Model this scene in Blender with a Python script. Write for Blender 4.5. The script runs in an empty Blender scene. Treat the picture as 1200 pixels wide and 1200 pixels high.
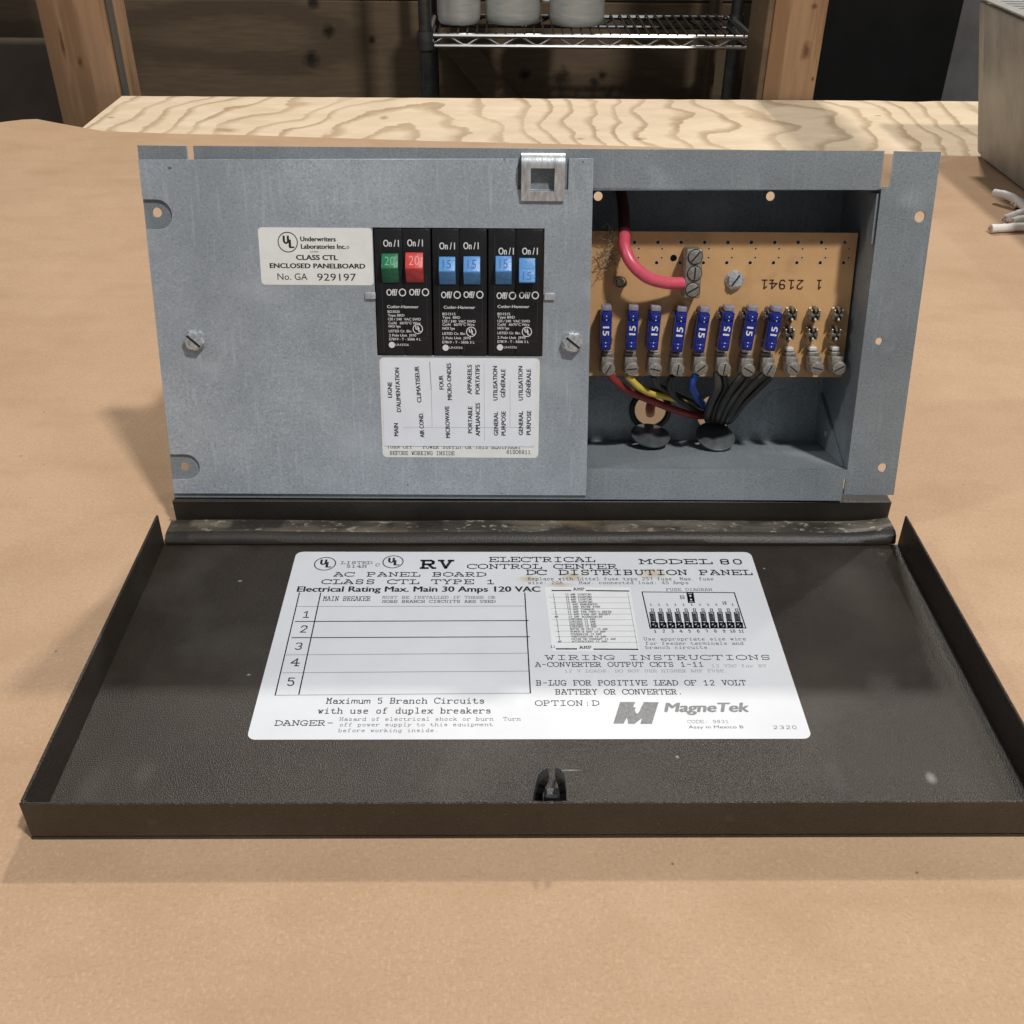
import bpy, bmesh, math, random
from mathutils import Vector, Matrix, noise
random.seed(7)
R = math.radians
S = bpy.context.scene
C = S.collection

# ------------------------------------------------------------------ camera
F, CX, CY, CZ, YAW, PIT, ROL = 1226.779, .16914, -.42748, .31486, .015959, .601549, .010164
_f = Vector((math.sin(YAW)*math.cos(PIT), math.cos(YAW)*math.cos(PIT), -math.sin(PIT)))
_r0 = Vector((math.cos(YAW), -math.sin(YAW), 0)); _u0 = _r0.cross(_f)
_r = _r0*math.cos(ROL)+_u0*math.sin(ROL); _u = -_r0*math.sin(ROL)+_u0*math.cos(ROL)
CAM = Vector((CX, CY, CZ))
cd = bpy.data.cameras.new('camera'); co = bpy.data.objects.new('camera', cd); C.objects.link(co)
m = Matrix((_r, _u, -_f)).transposed().to_4x4(); m.translation = CAM
co.matrix_world = m
cd.sensor_width = 36; cd.sensor_fit = 'HORIZONTAL'; cd.lens = F/1200*36; cd.clip_start = .01; cd.clip_end = 50
S.camera = co

# ------------------------------------------------------------------ light
w = bpy.data.worlds.new('World'); S.world = w; w.use_nodes = True
w.node_tree.nodes['Background'].inputs[0].default_value = (.88, .94, 1, 1)
w.node_tree.nodes['Background'].inputs[1].default_value = .15
def lamp(name, loc, to, sx, sy, power, col):
    l = bpy.data.lights.new(name, 'AREA'); l.shape = 'RECTANGLE'; l.size = sx; l.size_y = sy; l.energy = power; l.color = col
    o = bpy.data.objects.new(name, l); C.objects.link(o); o.location = loc
    o.rotation_euler = (Vector(to)-Vector(loc)).to_track_quat('-Z', 'Y').to_euler(); return o
lamp('overhead_lamp', (.52, 1.98, 2.25), (.18, 0, 0), .14, .08, 39, (1, .94, .87))
lamp('overhead_lamp', (1.66, 1.80, 2.2), (.3, 0, 0), .08, .08, 7, (1, .95, .88))
lamp('room_lamp', (.9, -.85, 2.2), (.18, .05, .05), .16, .12, 43, (1, .97, .94))
lamp('room_lamp', (-1.9, -.5, 2.2), (.18, 0, 0), .2, .2, 14, (.95, .97, 1))
S.view_settings.view_transform = 'Standard'; S.view_settings.look = 'None'
S.view_settings.exposure = .07; S.view_settings.gamma = 1
S.render.engine = 'CYCLES'

# ------------------------------------------------------------------ frames: a point seen in the photo, found on a plane of the place
def ray(x, y): return (_f+_r*((x-600)/F)-_u*((y-600)/F)).normalized()
def on(x, y, o, n):
    d = ray(x, y); return CAM+d*((Vector(o)-CAM).dot(n)/d.dot(n))
PO = Vector((.0038165, .0182662, .01717)); PY, PL = -.00672, .261173
PU = Vector((math.cos(PY), math.sin(PY), 0)); _n0 = Vector((math.sin(PY), -math.cos(PY), 0))
PV = -_n0*math.sin(PL)+Vector((0, 0, math.cos(PL))); PN = PU.cross(PV)
PM = Matrix((PU, PV, PN)).transposed().to_4x4(); PM.translation = PO
def PX(x, y, n=0):                      # -> mm in the frame of the leaning steel panel
    p = on(x, y, PO+PN*n/1000, PN)-PO; return (p.dot(PU)*1000, p.dot(PV)*1000)
def GX(x, y, z=0):                      # -> mm on the lid / table
    p = on(x, y, (0, 0, z/1000), Vector((0, 0, 1))); return (p.x*1000, p.y*1000)
def YX(x, y, Y): return on(x, y, (0, Y, 0), Vector((0, 1, 0)))
LW, LD, LH = .3732, .1797, .0196
ID = Matrix.Identity(4)

# ------------------------------------------------------------------ materials
def mat(name, col, rough=.5, metal=0, col2=None, scale=40, bump=0, bscale=400, spec=.5, rvar=0, detail=6, stretch=(1,1,1), contrast=(.35, .65), trans=0):
    m = bpy.data.materials.new(name); m.use_nodes = True; nt = m.node_tree; N = nt.nodes; L = nt.links
    b = N['Principled BSDF']; b.inputs['Base Color'].default_value = (*col, 1); b.inputs['Roughness'].default_value = rough
    b.inputs['Metallic'].default_value = metal; b.inputs['Specular IOR Level'].default_value = spec
    if trans: b.inputs['Transmission Weight'].default_value = trans
    tc = N.new('ShaderNodeTexCoord'); mp = N.new('ShaderNodeMapping'); mp.inputs['Scale'].default_value = stretch
    L.new(tc.outputs['Object'], mp.inputs[0])
    if col2:
        n = N.new('ShaderNodeTexNoise'); n.inputs['Scale'].default_value = scale; n.inputs['Detail'].default_value = detail; n.inputs['Roughness'].default_value = .65
        L.new(mp.outputs[0], n.inputs['Vector'])
        r = N.new('ShaderNodeValToRGB'); r.color_ramp.elements[0].position = contrast[0]; r.color_ramp.elements[1].position = contrast[1]
        r.color_ramp.elements[0].color = (*col, 1); r.color_ramp.elements[1].color = (*col2, 1)
        L.new(n.outputs['Fac'], r.inputs[0]); L.new(r.outputs[0], b.inputs['Base Color'])
        if rvar:
            mr = N.new('ShaderNodeMapRange'); mr.inputs['To Min'].default_value = rough-rvar; mr.inputs['To Max'].default_value = rough+rvar
            L.new(n.outputs['Fac'], mr.inputs[0]); L.new(mr.outputs[0], b.inputs['Roughness'])
    if bump:
        n2 = N.new('ShaderNodeTexNoise'); n2.inputs['Scale'].default_value = bscale; n2.inputs['Detail'].default_value = 3
        bp = N.new('ShaderNodeBump'); bp.inputs['Strength'].default_value = bump; bp.inputs['Distance'].default_value = .001
        L.new(mp.outputs[0], n2.inputs['Vector']); L.new(n2.outputs['Fac'], bp.inputs['Height']); L.new(bp.outputs[0], b.inputs['Normal'])
    return m
def mixin(m, col, scale, lo, hi, vec=(1,1,1), detail=4, fac=1.0, loc=(0,0,0), kind='noise'):
    """lay a patchy second colour over whatever feeds Base Color"""
    nt = m.node_tree; N = nt.nodes; L = nt.links; b = N['Principled BSDF']; inp = b.inputs['Base Color']
    tc = N.new('ShaderNodeTexCoord'); mp = N.new('ShaderNodeMapping'); mp.inputs['Scale'].default_value = vec; mp.inputs['Location'].default_value = loc
    L.new(tc.outputs['Object'], mp.inputs[0])
    if kind == 'noise':
        n = N.new('ShaderNodeTexNoise'); n.inputs['Scale'].default_value = scale; n.inputs['Detail'].default_value = detail; o = n.outputs['Fac']
    else:
        n = N.new('ShaderNodeTexVoronoi'); n.inputs['Scale'].default_value = scale; o = n.outputs['Distance']
    L.new(mp.outputs[0], n.inputs['Vector'])
    mr = N.new('ShaderNodeMapRange'); mr.inputs['From Min'].default_value = lo; mr.inputs['From Max'].default_value = hi; mr.inputs['To Max'].default_value = fac
    L.new(o, mr.inputs[0])
    mx = N.new('ShaderNodeMix'); mx.data_type = 'RGBA'; mx.inputs['B'].default_value = (*col, 1)
    L.new(mr.outputs[0], mx.inputs['Factor'])
    if inp.links: L.new(inp.links[0].from_socket, mx.inputs['A'])
    else: mx.inputs['A'].default_value = inp.default_value
    L.new(mx.outputs['Result'], inp); return m
def spots(m, col, pts, fac=1.0, axis=(0, 1)):
    """stains / knots / a painted glint of their own shape: pts = (x, y, z, rx, ry, rz) in object metres"""
    nt = m.node_tree; N = nt.nodes; L = nt.links; b = N['Principled BSDF']; inp = b.inputs['Base Color']
    tc = N.new('ShaderNodeTexCoord')
    nz = N.new('ShaderNodeTexNoise'); nz.inputs['Scale'].default_value = 90; nz.inputs['Detail'].default_value = 3; L.new(tc.outputs['Object'], nz.inputs['Vector'])
    for (x, y, z, rx, ry, rz) in pts:
        mp = N.new('ShaderNodeVectorMath'); mp.operation = 'SUBTRACT'; mp.inputs[1].default_value = (x, y, z); L.new(tc.outputs['Object'], mp.inputs[0])
        dv = N.new('ShaderNodeVectorMath'); dv.operation = 'DIVIDE'; dv.inputs[1].default_value = (rx, ry, rz); L.new(mp.outputs[0], dv.inputs[0])
        ln = N.new('ShaderNodeVectorMath'); ln.operation = 'LENGTH'; L.new(dv.outputs[0], ln.inputs[0])
        ad = N.new('ShaderNodeMath'); ad.operation = 'MULTIPLY_ADD'; ad.inputs[1].default_value = 1.2; L.new(nz.outputs['Fac'], ad.inputs[0]); L.new(ln.outputs['Value'], ad.inputs[2])
        mr = N.new('ShaderNodeMapRange'); mr.inputs['From Min'].default_value = 1.75; mr.inputs['From Max'].default_value = .9; mr.inputs['To Max'].default_value = fac
        L.new(ad.outputs[0], mr.inputs[0])
        mx = N.new('ShaderNodeMix'); mx.data_type = 'RGBA'; mx.inputs['B'].default_value = (*col, 1); L.new(mr.outputs[0], mx.inputs['Factor'])
        if inp.links: L.new(inp.links[0].from_socket, mx.inputs['A'])
        else: mx.inputs['A'].default_value = inp.default_value
        L.new(mx.outputs['Result'], inp)
    return m
def steel(name, c1, c2, r=.42):
    m = mat(name, c1, r, .28, c2, 30, .05, 900, rvar=.06, detail=8)
    mixin(m, tuple(x*1.35 for x in c2), 1100, .50, .70, fac=.6)
    mixin(m, tuple(x*.62 for x in c1), 900, .52, .70, fac=.6, loc=(3, 1, 2))
    mixin(m, tuple(x*.62 for x in c1), 9, .5, .72, fac=.5, loc=(1, 5, 2), vec=(1, .45, 1))
    mixin(m, tuple(x*1.3 for x in c2), 60, .60, .68, fac=.22, loc=(5, 5, 2), vec=(7, .5, 1), detail=2)
    mixin(m, (.62, .66, .70), 26, .56, .74, fac=.35, loc=(8, 1, 2), detail=10)
    return m
M = {}
M['galv'] = steel('galvanised_steel', (.385, .43, .475), (.485, .53, .57))
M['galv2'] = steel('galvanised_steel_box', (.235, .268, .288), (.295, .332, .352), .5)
spots(M['galv'], (.04, .045, .05), [(PX(x_, y_, 1)[0]/1000, PX(x_, y_, 1)[1]/1000, .0013, rx_, ry_, .01) for x_, y_, rx_, ry_ in ((199, 197, .0012, .0006), (591, 187, .0006, .0005), (683, 190, .0006, .0005), (478, 568, .0005, .0006), (588, 578, .0005, .0003), (449, 500, .0006, .0003), (312, 195, .0005, .0003), (560, 440, .0003, .0003), (262, 300, .0004, .0003))], .8)
M['clip'] = mat('bright_spring_steel', (.72, .74, .76), .32, .45, (.40, .42, .44), 420, .15, 500, rvar=.08, stretch=(1, .2, 1))
M['screw'] = mat('zinc_screw', (.74, .77, .79), .25, .5, (.33, .34, .34), 500, .1, 900)
M['lug'] = mat('tinned_lug', (.36, .34, .30), .45, .5, (.20, .185, .16), 700, .2, 1500)
M['dark'] = mat('slot_dark', (.01, .01, .01), .7)
M['brown'] = mat('textured_brown_enamel', (.021, .0148, .0098), .35, 0, (.032, .0228, .0155), 25, .42, 1900, rvar=.05, spec=.6)
mixin(M['brown'], (.20, .185, .165), 1300, .66, .73, fac=.6)
mixin(M['brown'], (.12, .11, .09), 18, .52, .80, fac=.35, loc=(2, 2, 0), detail=8)
spots(M['brown'], (.30, .30, .28), [(.337, -.153, 0, .0025, .0035, .01)], .8)  # painted glint where the overhead lamp reflects in the lid floor
spots(M['brown'], (.11, .10, .085), [(.014, -.156, 0, .006, .012, .01), (.033, -.150, 0, .004, .008, .01), (.045, -.1797, .010, .0022, .01, .0022), (.105, -.1797, .006, .0018, .01, .0012), (.253, -.1797, .011, .0024, .01, .0024), (.30, -.150, 0, .005, .009, .01)], .22)
spots(M['brown'], (.40, .39, .36), [(.1975, -.1487, 0, .0045, .0004, .01), (.268, -.112, 0, .0008, .0008, .01), (.062, -.095, 0, .0010, .0007, .01), (.30, -.02, 0, .0008, .0006, .01), (.045, -.03, 0, .001, .0006, .01), (.24, -.142, 0, .0007, .0007, .01)], .7)
M['brown_plain'] = mat('brown_enamel_strip', (.019, .016, .013), .5, 0, (.032, .026, .02), 30, .2, 900)
M['hinge'] = mat('dirty_hinge_metal', (.035, .030, .024), .6, .1, (.06, .05, .04), 60, .4, 600, detail=8)
mixin(M['hinge'], (.20, .18, .14), 130, .42, .72, vec=(.25, 1, 1), detail=14, fac=.75)
mixin(M['hinge'], (.42, .39, .32), 420, .58, .68, vec=(.6, 1, 1), detail=6, fac=.6)
mixin(M['hinge'], (.02, .017, .014), 45, .52, .60, detail=12, fac=.8, loc=(7, 2, 3))
mixin(M['hinge'], (.26, .19, .11), 30, .54, .68, vec=(.5, 1, 1), detail=10, fac=.5, loc=(4, 3, 1))
M['label'] = mat('white_vinyl', (.68, .70, .73), .45, 0, (.64, .66, .69), 30, .12, 45)
mixin(M['label'], (.60, .62, .64), 22, .62, .8, fac=.35, detail=7)
spots(M['label'], (.52, .42, .26), [(.244, -.0245, 0, .007, .004, .01), (.1835, -.0285, 0, .006, .003, .01), (.2045, -.027, 0, .005, .003, .01), (.198, -.033, 0, .007, .002, .01)], .75)
M['patch'] = mat('paper_insert', (.74, .75, .75), .6, 0, (.79, .80, .82), 60)
M['sticker'] = mat('sticker_white', (.85, .86, .83), .4, 0, (.80, .80, .76), 90)
M['overlay'] = mat('overlay_sticker', (.84, .86, .90), .4, 0, (.80, .82, .87), 60)
M['ink'] = mat('black_ink', (.022, .022, .026), .7, spec=.2)
M['ink_grey'] = mat('worn_ink', (.15, .155, .17), .7, spec=.2)
M['ink_mid'] = mat('thin_ink', (.055, .057, .065), .7, spec=.2)
M['line_grey'] = mat('pale_line', (.30, .32, .34), .7, spec=.2)
M['logo'] = mat('logo_grey', (.17, .175, .18), .6, 0, (.26, .265, .27), 500)
M['white_ink'] = mat('white_print', (.72, .72, .72), .6)
M['black'] = mat('black_plastic', (.010, .010, .011), .30, 0, (.016, .016, .017), 60, .15, 900, spec=.4)
M['catch'] = mat('black_catch_plastic', (.012, .012, .013), .45, 0, (.02, .02, .022), 300, .3, 600)
M['green'] = mat('green_toggle', (.012, .13, .055), .38, 0, (.02, .19, .085), 300, .2, 700)
M['red'] = mat('red_toggle', (.55, .035, .035), .38, 0, (.66, .07, .06), 300, .2, 700)
M['blue'] = mat('blue_toggle', (.085, .27, .60), .38, 0, (.11, .32, .66), 300, .2, 700)
M['mark'] = {'green': mat('green_mark', (.10, .42, .25), .5), 'red': mat('red_mark', (.80, .28, .26), .5), 'blue': mat('blue_mark', (.03, .12, .36), .5)}
M['pcb'] = mat('tan_circuit_board', (.54, .32, .145), .42, 0, (.64, .385, .18), 28, .05, 500, detail=7)
mixin(M['pcb'], (.30, .16, .07), 35, .60, .75, fac=.55, loc=(2, 7, 1))
M['solder'] = mat('solder_ring', (.72, .60, .42), .35, .4)
M['fuse'] = mat('blue_fuse_plastic', (.007, .014, .17), .25, 0, (.010, .024, .25), 300, .05, 400, spec=.6)
M['fuse_head'] = mat('translucent_fuse_head', (.16, .17, .30), .3, 0, (.34, .32, .30), 700, spec=.6)
M['clipm'] = mat('fuse_clip_tin', (.42, .39, .33), .38, .8, (.24, .21, .17), 900)
M['wire_red'] = mat('red_wire', (.60, .075, .12), .32, 0, (.68, .11, .16), 120)
M['wire_maroon'] = mat('maroon_wire', (.20, .022, .022), .4, 0, (.28, .03, .03), 120)
M['wire_yellow'] = mat('yellow_wire', (.62, .45, .05), .35, 0, (.66, .50, .08), 120)
M['wire_blue'] = mat('blue_wire', (.02, .07, .35), .35)
M['wire_black'] = mat('black_wire', (.014, .014, .014), .4, 0, (.028, .026, .023), 90)
M['wire_grey'] = mat('grey_wire', (.055, .051, .045), .45, 0, (.03, .028, .026), 120)
M['wire_white'] = mat('white_cable_sheath', (.80, .78, .75), .45, 0, (.70, .67, .64), 80, .1, 300)
M['copper'] = mat('cut_copper', (.55, .33, .24), .4, .6)
M['fluff'] = mat('dust_fluff', (.20, .18, .13), .95)
M['card'] = mat('kraft_cardboard', (.44, .290, .178), .85, 0, (.51, .346, .222), 7, .12, 500, detail=9, spec=.25)
mixin(M['card'], (.33, .205, .11), 1100, .50, .70, fac=.35, vec=(.5, 1, 1))
mixin(M['card'], (.62, .45, .29), 900, .52, .70, fac=.35, loc=(3, 4, 5), vec=(1, .6, 1))
mixin(M['card'], (.37, .235, .13), 24, .50, .74, fac=.38, loc=(9, 4, 5), vec=(.7, 1.3, 1), detail=8)
mixin(M['card'], (.33, .20, .11), 16, .53, .60, vec=(.12, 3.0, 1), detail=3, fac=.06, loc=(3, 3, 3))
mixin(M['card'], (.16, .08, .045), 48, .035, .02, fac=.7, loc=(1, 4, 0), kind='vor')
M['galvbox'] = mat('weathered_zinc', (.33, .332, .31), .5, .3, (.47, .47, .44), 34, .2, 300, detail=9, stretch=(1, 1, .5), rvar=.08)
M['grille'] = mat('pale_grille_paint', (.52, .52, .50), .4, .4, (.42, .42, .40), 120)
M['wire_chrome'] = mat('chrome_shelf_wire', (.85, .85, .83), .3, 1)
M['pole'] = mat('grey_shelf_post', (.12, .125, .125), .35, .8, (.07, .07, .07), 60)
M['pot'] = mat('brushed_aluminium', (.66, .67, .63), .42, .35, (.52, .53, .49), 30, .1, 500, stretch=(1, 1, 6))
M['cabinet'] = mat('matt_black', (.006, .006, .006), .8, 0, (.010, .010, .010), 12, spec=.2)
M['greywall'] = mat('grey_brown_panel', (.105, .080, .060), .9, 0, (.14, .108, .08), 12, spec=.2)
M['floor'] = mat('dark_floor', (.06, .05, .045), .85, 0, (.09, .08, .07), 5)

def wood(name, c1, c2, cline, axis='X', freq=9, ns=1.2, vec=(1,1,1), warp=2.0, sharp=(.55, .95), fine=(1,1,1), knots=None, knotcol=None, rough=.65):
    m = bpy.data.materials.new(name); m.use_nodes = True; nt = m.node_tree; N = nt.nodes; L = nt.links; b = N['Principled BSDF']
    b.inputs['Roughness'].default_value = rough; b.inputs['Specular IOR Level'].default_value = .3
    tc = N.new('ShaderNodeTexCoord'); mp = N.new('ShaderNodeMapping'); mp.inputs['Scale'].default_value = vec; L.new(tc.outputs['Object'], mp.inputs[0])
    n = N.new('ShaderNodeTexNoise'); n.inputs['Scale'].default_value = ns; n.inputs['Detail'].default_value = 1.5; n.inputs['Roughness'].default_value = .35
    L.new(mp.outputs[0], n.inputs['Vector'])
    k = N.new('ShaderNodeMath'); k.operation = 'MULTIPLY'; k.inputs[1].default_value = freq*6.283; L.new(n.outputs['Fac'], k.inputs[0])
    nw = N.new('ShaderNodeTexNoise'); nw.inputs['Scale'].default_value = 40; nw.inputs['Detail'].default_value = 4; L.new(mp.outputs[0], nw.inputs['Vector'])
    k2 = N.new('ShaderNodeMath'); k2.operation = 'MULTIPLY_ADD'; k2.inputs[1].default_value = warp; L.new(nw.outputs['Fac'], k2.inputs[0]); L.new(k.outputs[0], k2.inputs[2])
    s = N.new('ShaderNodeMath'); s.operation = 'SINE'; L.new(k2.outputs[0], s.inputs[0])
    mr = N.new('ShaderNodeMapRange'); mr.interpolation_type = 'SMOOTHSTEP'; mr.inputs['From Min'].default_value = sharp[0]; mr.inputs['From Max'].default_value = sharp[1]; L.new(s.outputs[0], mr.inputs[0])
    mf = N.new('ShaderNodeMapping'); mf.inputs['Scale'].default_value = fine; L.new(tc.outputs['Object'], mf.inputs[0])
    nf = N.new('ShaderNodeTexNoise'); nf.inputs['Scale'].default_value = 60; nf.inputs['Detail'].default_value = 8; L.new(mf.outputs[0], nf.inputs['Vector'])
    r = N.new('ShaderNodeValToRGB'); r.color_ramp.elements[0].position = .3; r.color_ramp.elements[1].position = .7
    r.color_ramp.elements[0].color = (*c1, 1); r.color_ramp.elements[1].color = (*c2, 1); L.new(nf.outputs['Fac'], r.inputs[0])
    mx = N.new('ShaderNodeMix'); mx.data_type = 'RGBA'; mx.inputs['B'].default_value = (*cline, 1); L.new(mr.outputs[0], mx.inputs['Factor']); L.new(r.outputs[0], mx.inputs['A'])
    L.new(mx.outputs['Result'], b.inputs['Base Color'])
    bp = N.new('ShaderNodeBump'); bp.inputs['Strength'].default_value = .25; bp.inputs['Distance'].default_value = .002; L.new(nf.outputs['Fac'], bp.inputs['Height']); L.new(bp.outputs[0], b.inputs['Normal'])
    if knots: spots(m, knotcol, knots, .9)
    return m

# ------------------------------------------------------------------ object helpers
def tag(o, label=None, cat=None, group=None, kind=None):
    if label: o['label'] = label
    if cat: o['category'] = cat
    if group: o['group'] = group
    if kind: o['kind'] = kind
    return o
def empty(name, loc, label, cat, group=None, rz=0):
    o = bpy.data.objects.new(name, None); o.empty_display_size = .05; C.objects.link(o); o.location = loc; o.rotation_euler = (0, 0, rz)
    return tag(o, label, cat, group)
def put(name, me, mt, parent=None, X=ID, label=None, smooth=False, own=True):
    if mt is not None and not me.materials:
        me.materials.append(mt)
    if smooth:
        for p in me.polygons: p.use_smooth = True
    o = bpy.data.objects.new(name, me); C.objects.link(o)
    if parent: o.parent = parent
    o.matrix_basis = X
    if label: o['label'] = label
    return o
def shade(me, ang=35):
    for p in me.polygons: p.use_smooth = True
    bm = bmesh.new(); bm.from_mesh(me)
    for e in bm.edges:
        if len(e.link_faces) == 2 and e.calc_face_angle() > R(ang): e.smooth = False
    bm.to_mesh(me); bm.free(); return me
class MB:
    def __init__(s): s.b = bmesh.new()
    def box(s, x0, x1, y0, y1, z0, z1, bev=0, T=ID, seg=1):
        r = bmesh.ops.create_cube(s.b, size=1, matrix=T @ Matrix.Translation(((x0+x1)/2, (y0+y1)/2, (z0+z1)/2)) @ Matrix.Diagonal((abs(x1-x0), abs(y1-y0), abs(z1-z0), 1)))
        if bev:
            es = list({e for v in r['verts'] for e in v.link_edges})
            bmesh.ops.bevel(s.b, geom=es, offset=bev, segments=seg, affect='EDGES', profile=.5, clamp_overlap=True)
        return s
    def cyl(s, c, r, h, n=20, T=ID, r2=None, bev=0):
        k = bmesh.ops.create_cone(s.b, cap_ends=True, segments=n, radius1=r, radius2=r if r2 is None else r2, depth=h, matrix=T @ Matrix.Translation(Vector(c)+Vector((0, 0, h/2))))
        if bev:
            es = [e for e in {e for v in k['verts'] for e in v.link_edges} if len(e.link_faces) == 2 and e.calc_face_angle() > 1 and all((T.inverted() @ v.co).z > c[2]+h*.9 for v in e.verts)]
            bmesh.ops.bevel(s.b, geom=es, offset=bev, segments=2, affect='EDGES', profile=.5)
        return s
    def poly(s, pts): s.b.faces.new([s.b.verts.new(p) for p in pts]); return s
    def prism(s, prof, a0, a1, f):      # prof 2-D points, f(p, a) -> 3-D
        A = [s.b.verts.new(f(p, a0)) for p in prof]; B = [s.b.verts.new(f(p, a1)) for p in prof]; n = len(prof)
        s.b.faces.new(A); s.b.faces.new(B[::-1])
        for i in range(n): s.b.faces.new((A[i], B[i], B[(i+1) % n], A[(i+1) % n]))
        return s
    def tube(s, pts, r, n=10, caps=True):
        pts = [Vector(p) for p in pts]; rings = []
        up = Vector((0, 0, 1))
        rr = r if isinstance(r, (list, tuple)) else [r]*len(pts)
        t0 = (pts[1]-pts[0]).normalized(); nrm = t0.orthogonal().normalized()
        for i, p in enumerate(pts):
            t = (pts[min(i+1, len(pts)-1)]-pts[max(i-1, 0)]).normalized()
            nrm = (nrm-t*nrm.dot(t)).normalized(); bn = t.cross(nrm)
            rings.append([s.b.verts.new(p+(nrm*math.cos(2*math.pi*k/n)+bn*math.sin(2*math.pi*k/n))*rr[i]) for k in range(n)])
        for a, b in zip(rings, rings[1:]):
            for k in range(n): s.b.faces.new((a[k], a[(k+1) % n], b[(k+1) % n], b[k]))
        if caps: s.b.faces.new(rings[0][::-1]); s.b.faces.new(rings[-1])
        return s
    def mesh(s, name='m', sm=35):
        bmesh.ops.recalc_face_normals(s.b, faces=s.b.faces)
        me = bpy.data.meshes.new(name); s.b.to_mesh(me); s.b.free()
        return shade(me, sm) if sm else me
def join(meshes, name='print'):
    bm = bmesh.new()
    for me in meshes: bm.from_mesh(me)
    out = bpy.data.meshes.new(name); bm.to_mesh(out); bm.free()
    for me in meshes: bpy.data.meshes.remove(me)
    return out
def spline(pts, k=8):                   # Catmull-Rom
    P = [Vector(p) for p in pts]; P = [P[0]*2-P[1]]+P+[P[-1]*2-P[-2]]; out = []
    for i in range(1, len(P)-2):
        for j in range(k):
            t = j/k; a, b, c, d = P[i-1:i+3]
            out.append(.5*((2*b)+(c-a)*t+(2*a-5*b+4*c-d)*t*t+(3*b-a-3*c+d)*t**3))
    return out+[P[-2]]
def circ(x, y, r, n=24, r2=None): return [(x+r*math.cos(2*math.pi*k/n), y+(r2 or r)*math.sin(2*math.pi*k/n)) for k in range(n)]
def rrect(x0, y0, x1, y1, r, n=5):
    o = []
    for cx, cy, a in ((x1-r, y1-r, 0), (x0+r, y1-r, 90), (x0+r, y0+r, 180), (x1-r, y0+r, 270)):
        for k in range(n+1): t = R(a+90*k/n); o.append((cx+r*math.cos(t), cy+r*math.sin(t)))
    return o
def conv(cu):
    o = bpy.data.objects.new('tmp', cu); C.objects.link(o)
    dg = bpy.context.evaluated_depsgraph_get(); me = bpy.data.meshes.new_from_object(o.evaluated_get(dg))
    bpy.data.objects.remove(o); return me
def sheet(loops, z0, z1, scale=.001, bev=0):   # flat plate with holes, loops in mm
    cu = bpy.data.curves.new('c', 'CURVE'); cu.dimensions = '2D'; cu.fill_mode = 'BOTH'; cu.extrude = (z1-z0)/2*scale-bev*scale
    cu.bevel_depth = bev*scale; cu.offset = -bev*scale; cu.bevel_resolution = 1
    for lp in loops:
        sp = cu.splines.new('POLY'); sp.points.add(len(lp)-1); sp.use_cyclic_u = True
        for p, q in zip(sp.points, lp): p.co = (q[0]*scale, q[1]*scale, 0, 1)
    me = conv(cu); me.transform(Matrix.Translation((0, 0, (z0+z1)/2*scale))); me.materials.clear(); return me
# ---- printed lettering
def sans(t, p0, p1, cap, z, bold=0, fit=True, shear=0):     # p0,p1 baseline ends in mm, cap height mm
    cu = bpy.data.curves.new('t', 'FONT'); cu.body = t; cu.size = 1; cu.fill_mode = 'FRONT'; cu.shear = shear; cu.resolution_u = 3
    me = conv(cu); xs = [v.co.x for v in me.vertices]; x0, x1 = min(xs), max(xs)
    d = Vector(p1)-Vector(p0); w = d.length; a = math.atan2(d.y, d.x)
    sx = w/(x1-x0) if fit else cap/.70
    T = Matrix.Translation((p0[0]*.001, p0[1]*.001, z*.001)) @ Matrix.Rotation(a, 4, 'Z') @ Matrix.Diagonal((sx*.001, cap/.70*.001, 1, 1)) @ Matrix.Translation((-x0, 0, 0))
    me.transform(T); me.materials.clear()
    if bold:
        b2_ = me.copy(); e = Vector((-d.y, d.x)).normalized(); dd = d.normalized(); s_ = bold*cap*.0011
        b2_.transform(Matrix.Translation((dd.x*s_, dd.y*s_, .000008))); b3_ = me.copy(); b3_.transform(Matrix.Translation((dd.x*s_*.5-e.x*s_*.35, dd.y*s_*.5-e.y*s_*.35, .000016)))
        me = join([me, b2_, b3_])
    return me
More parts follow.
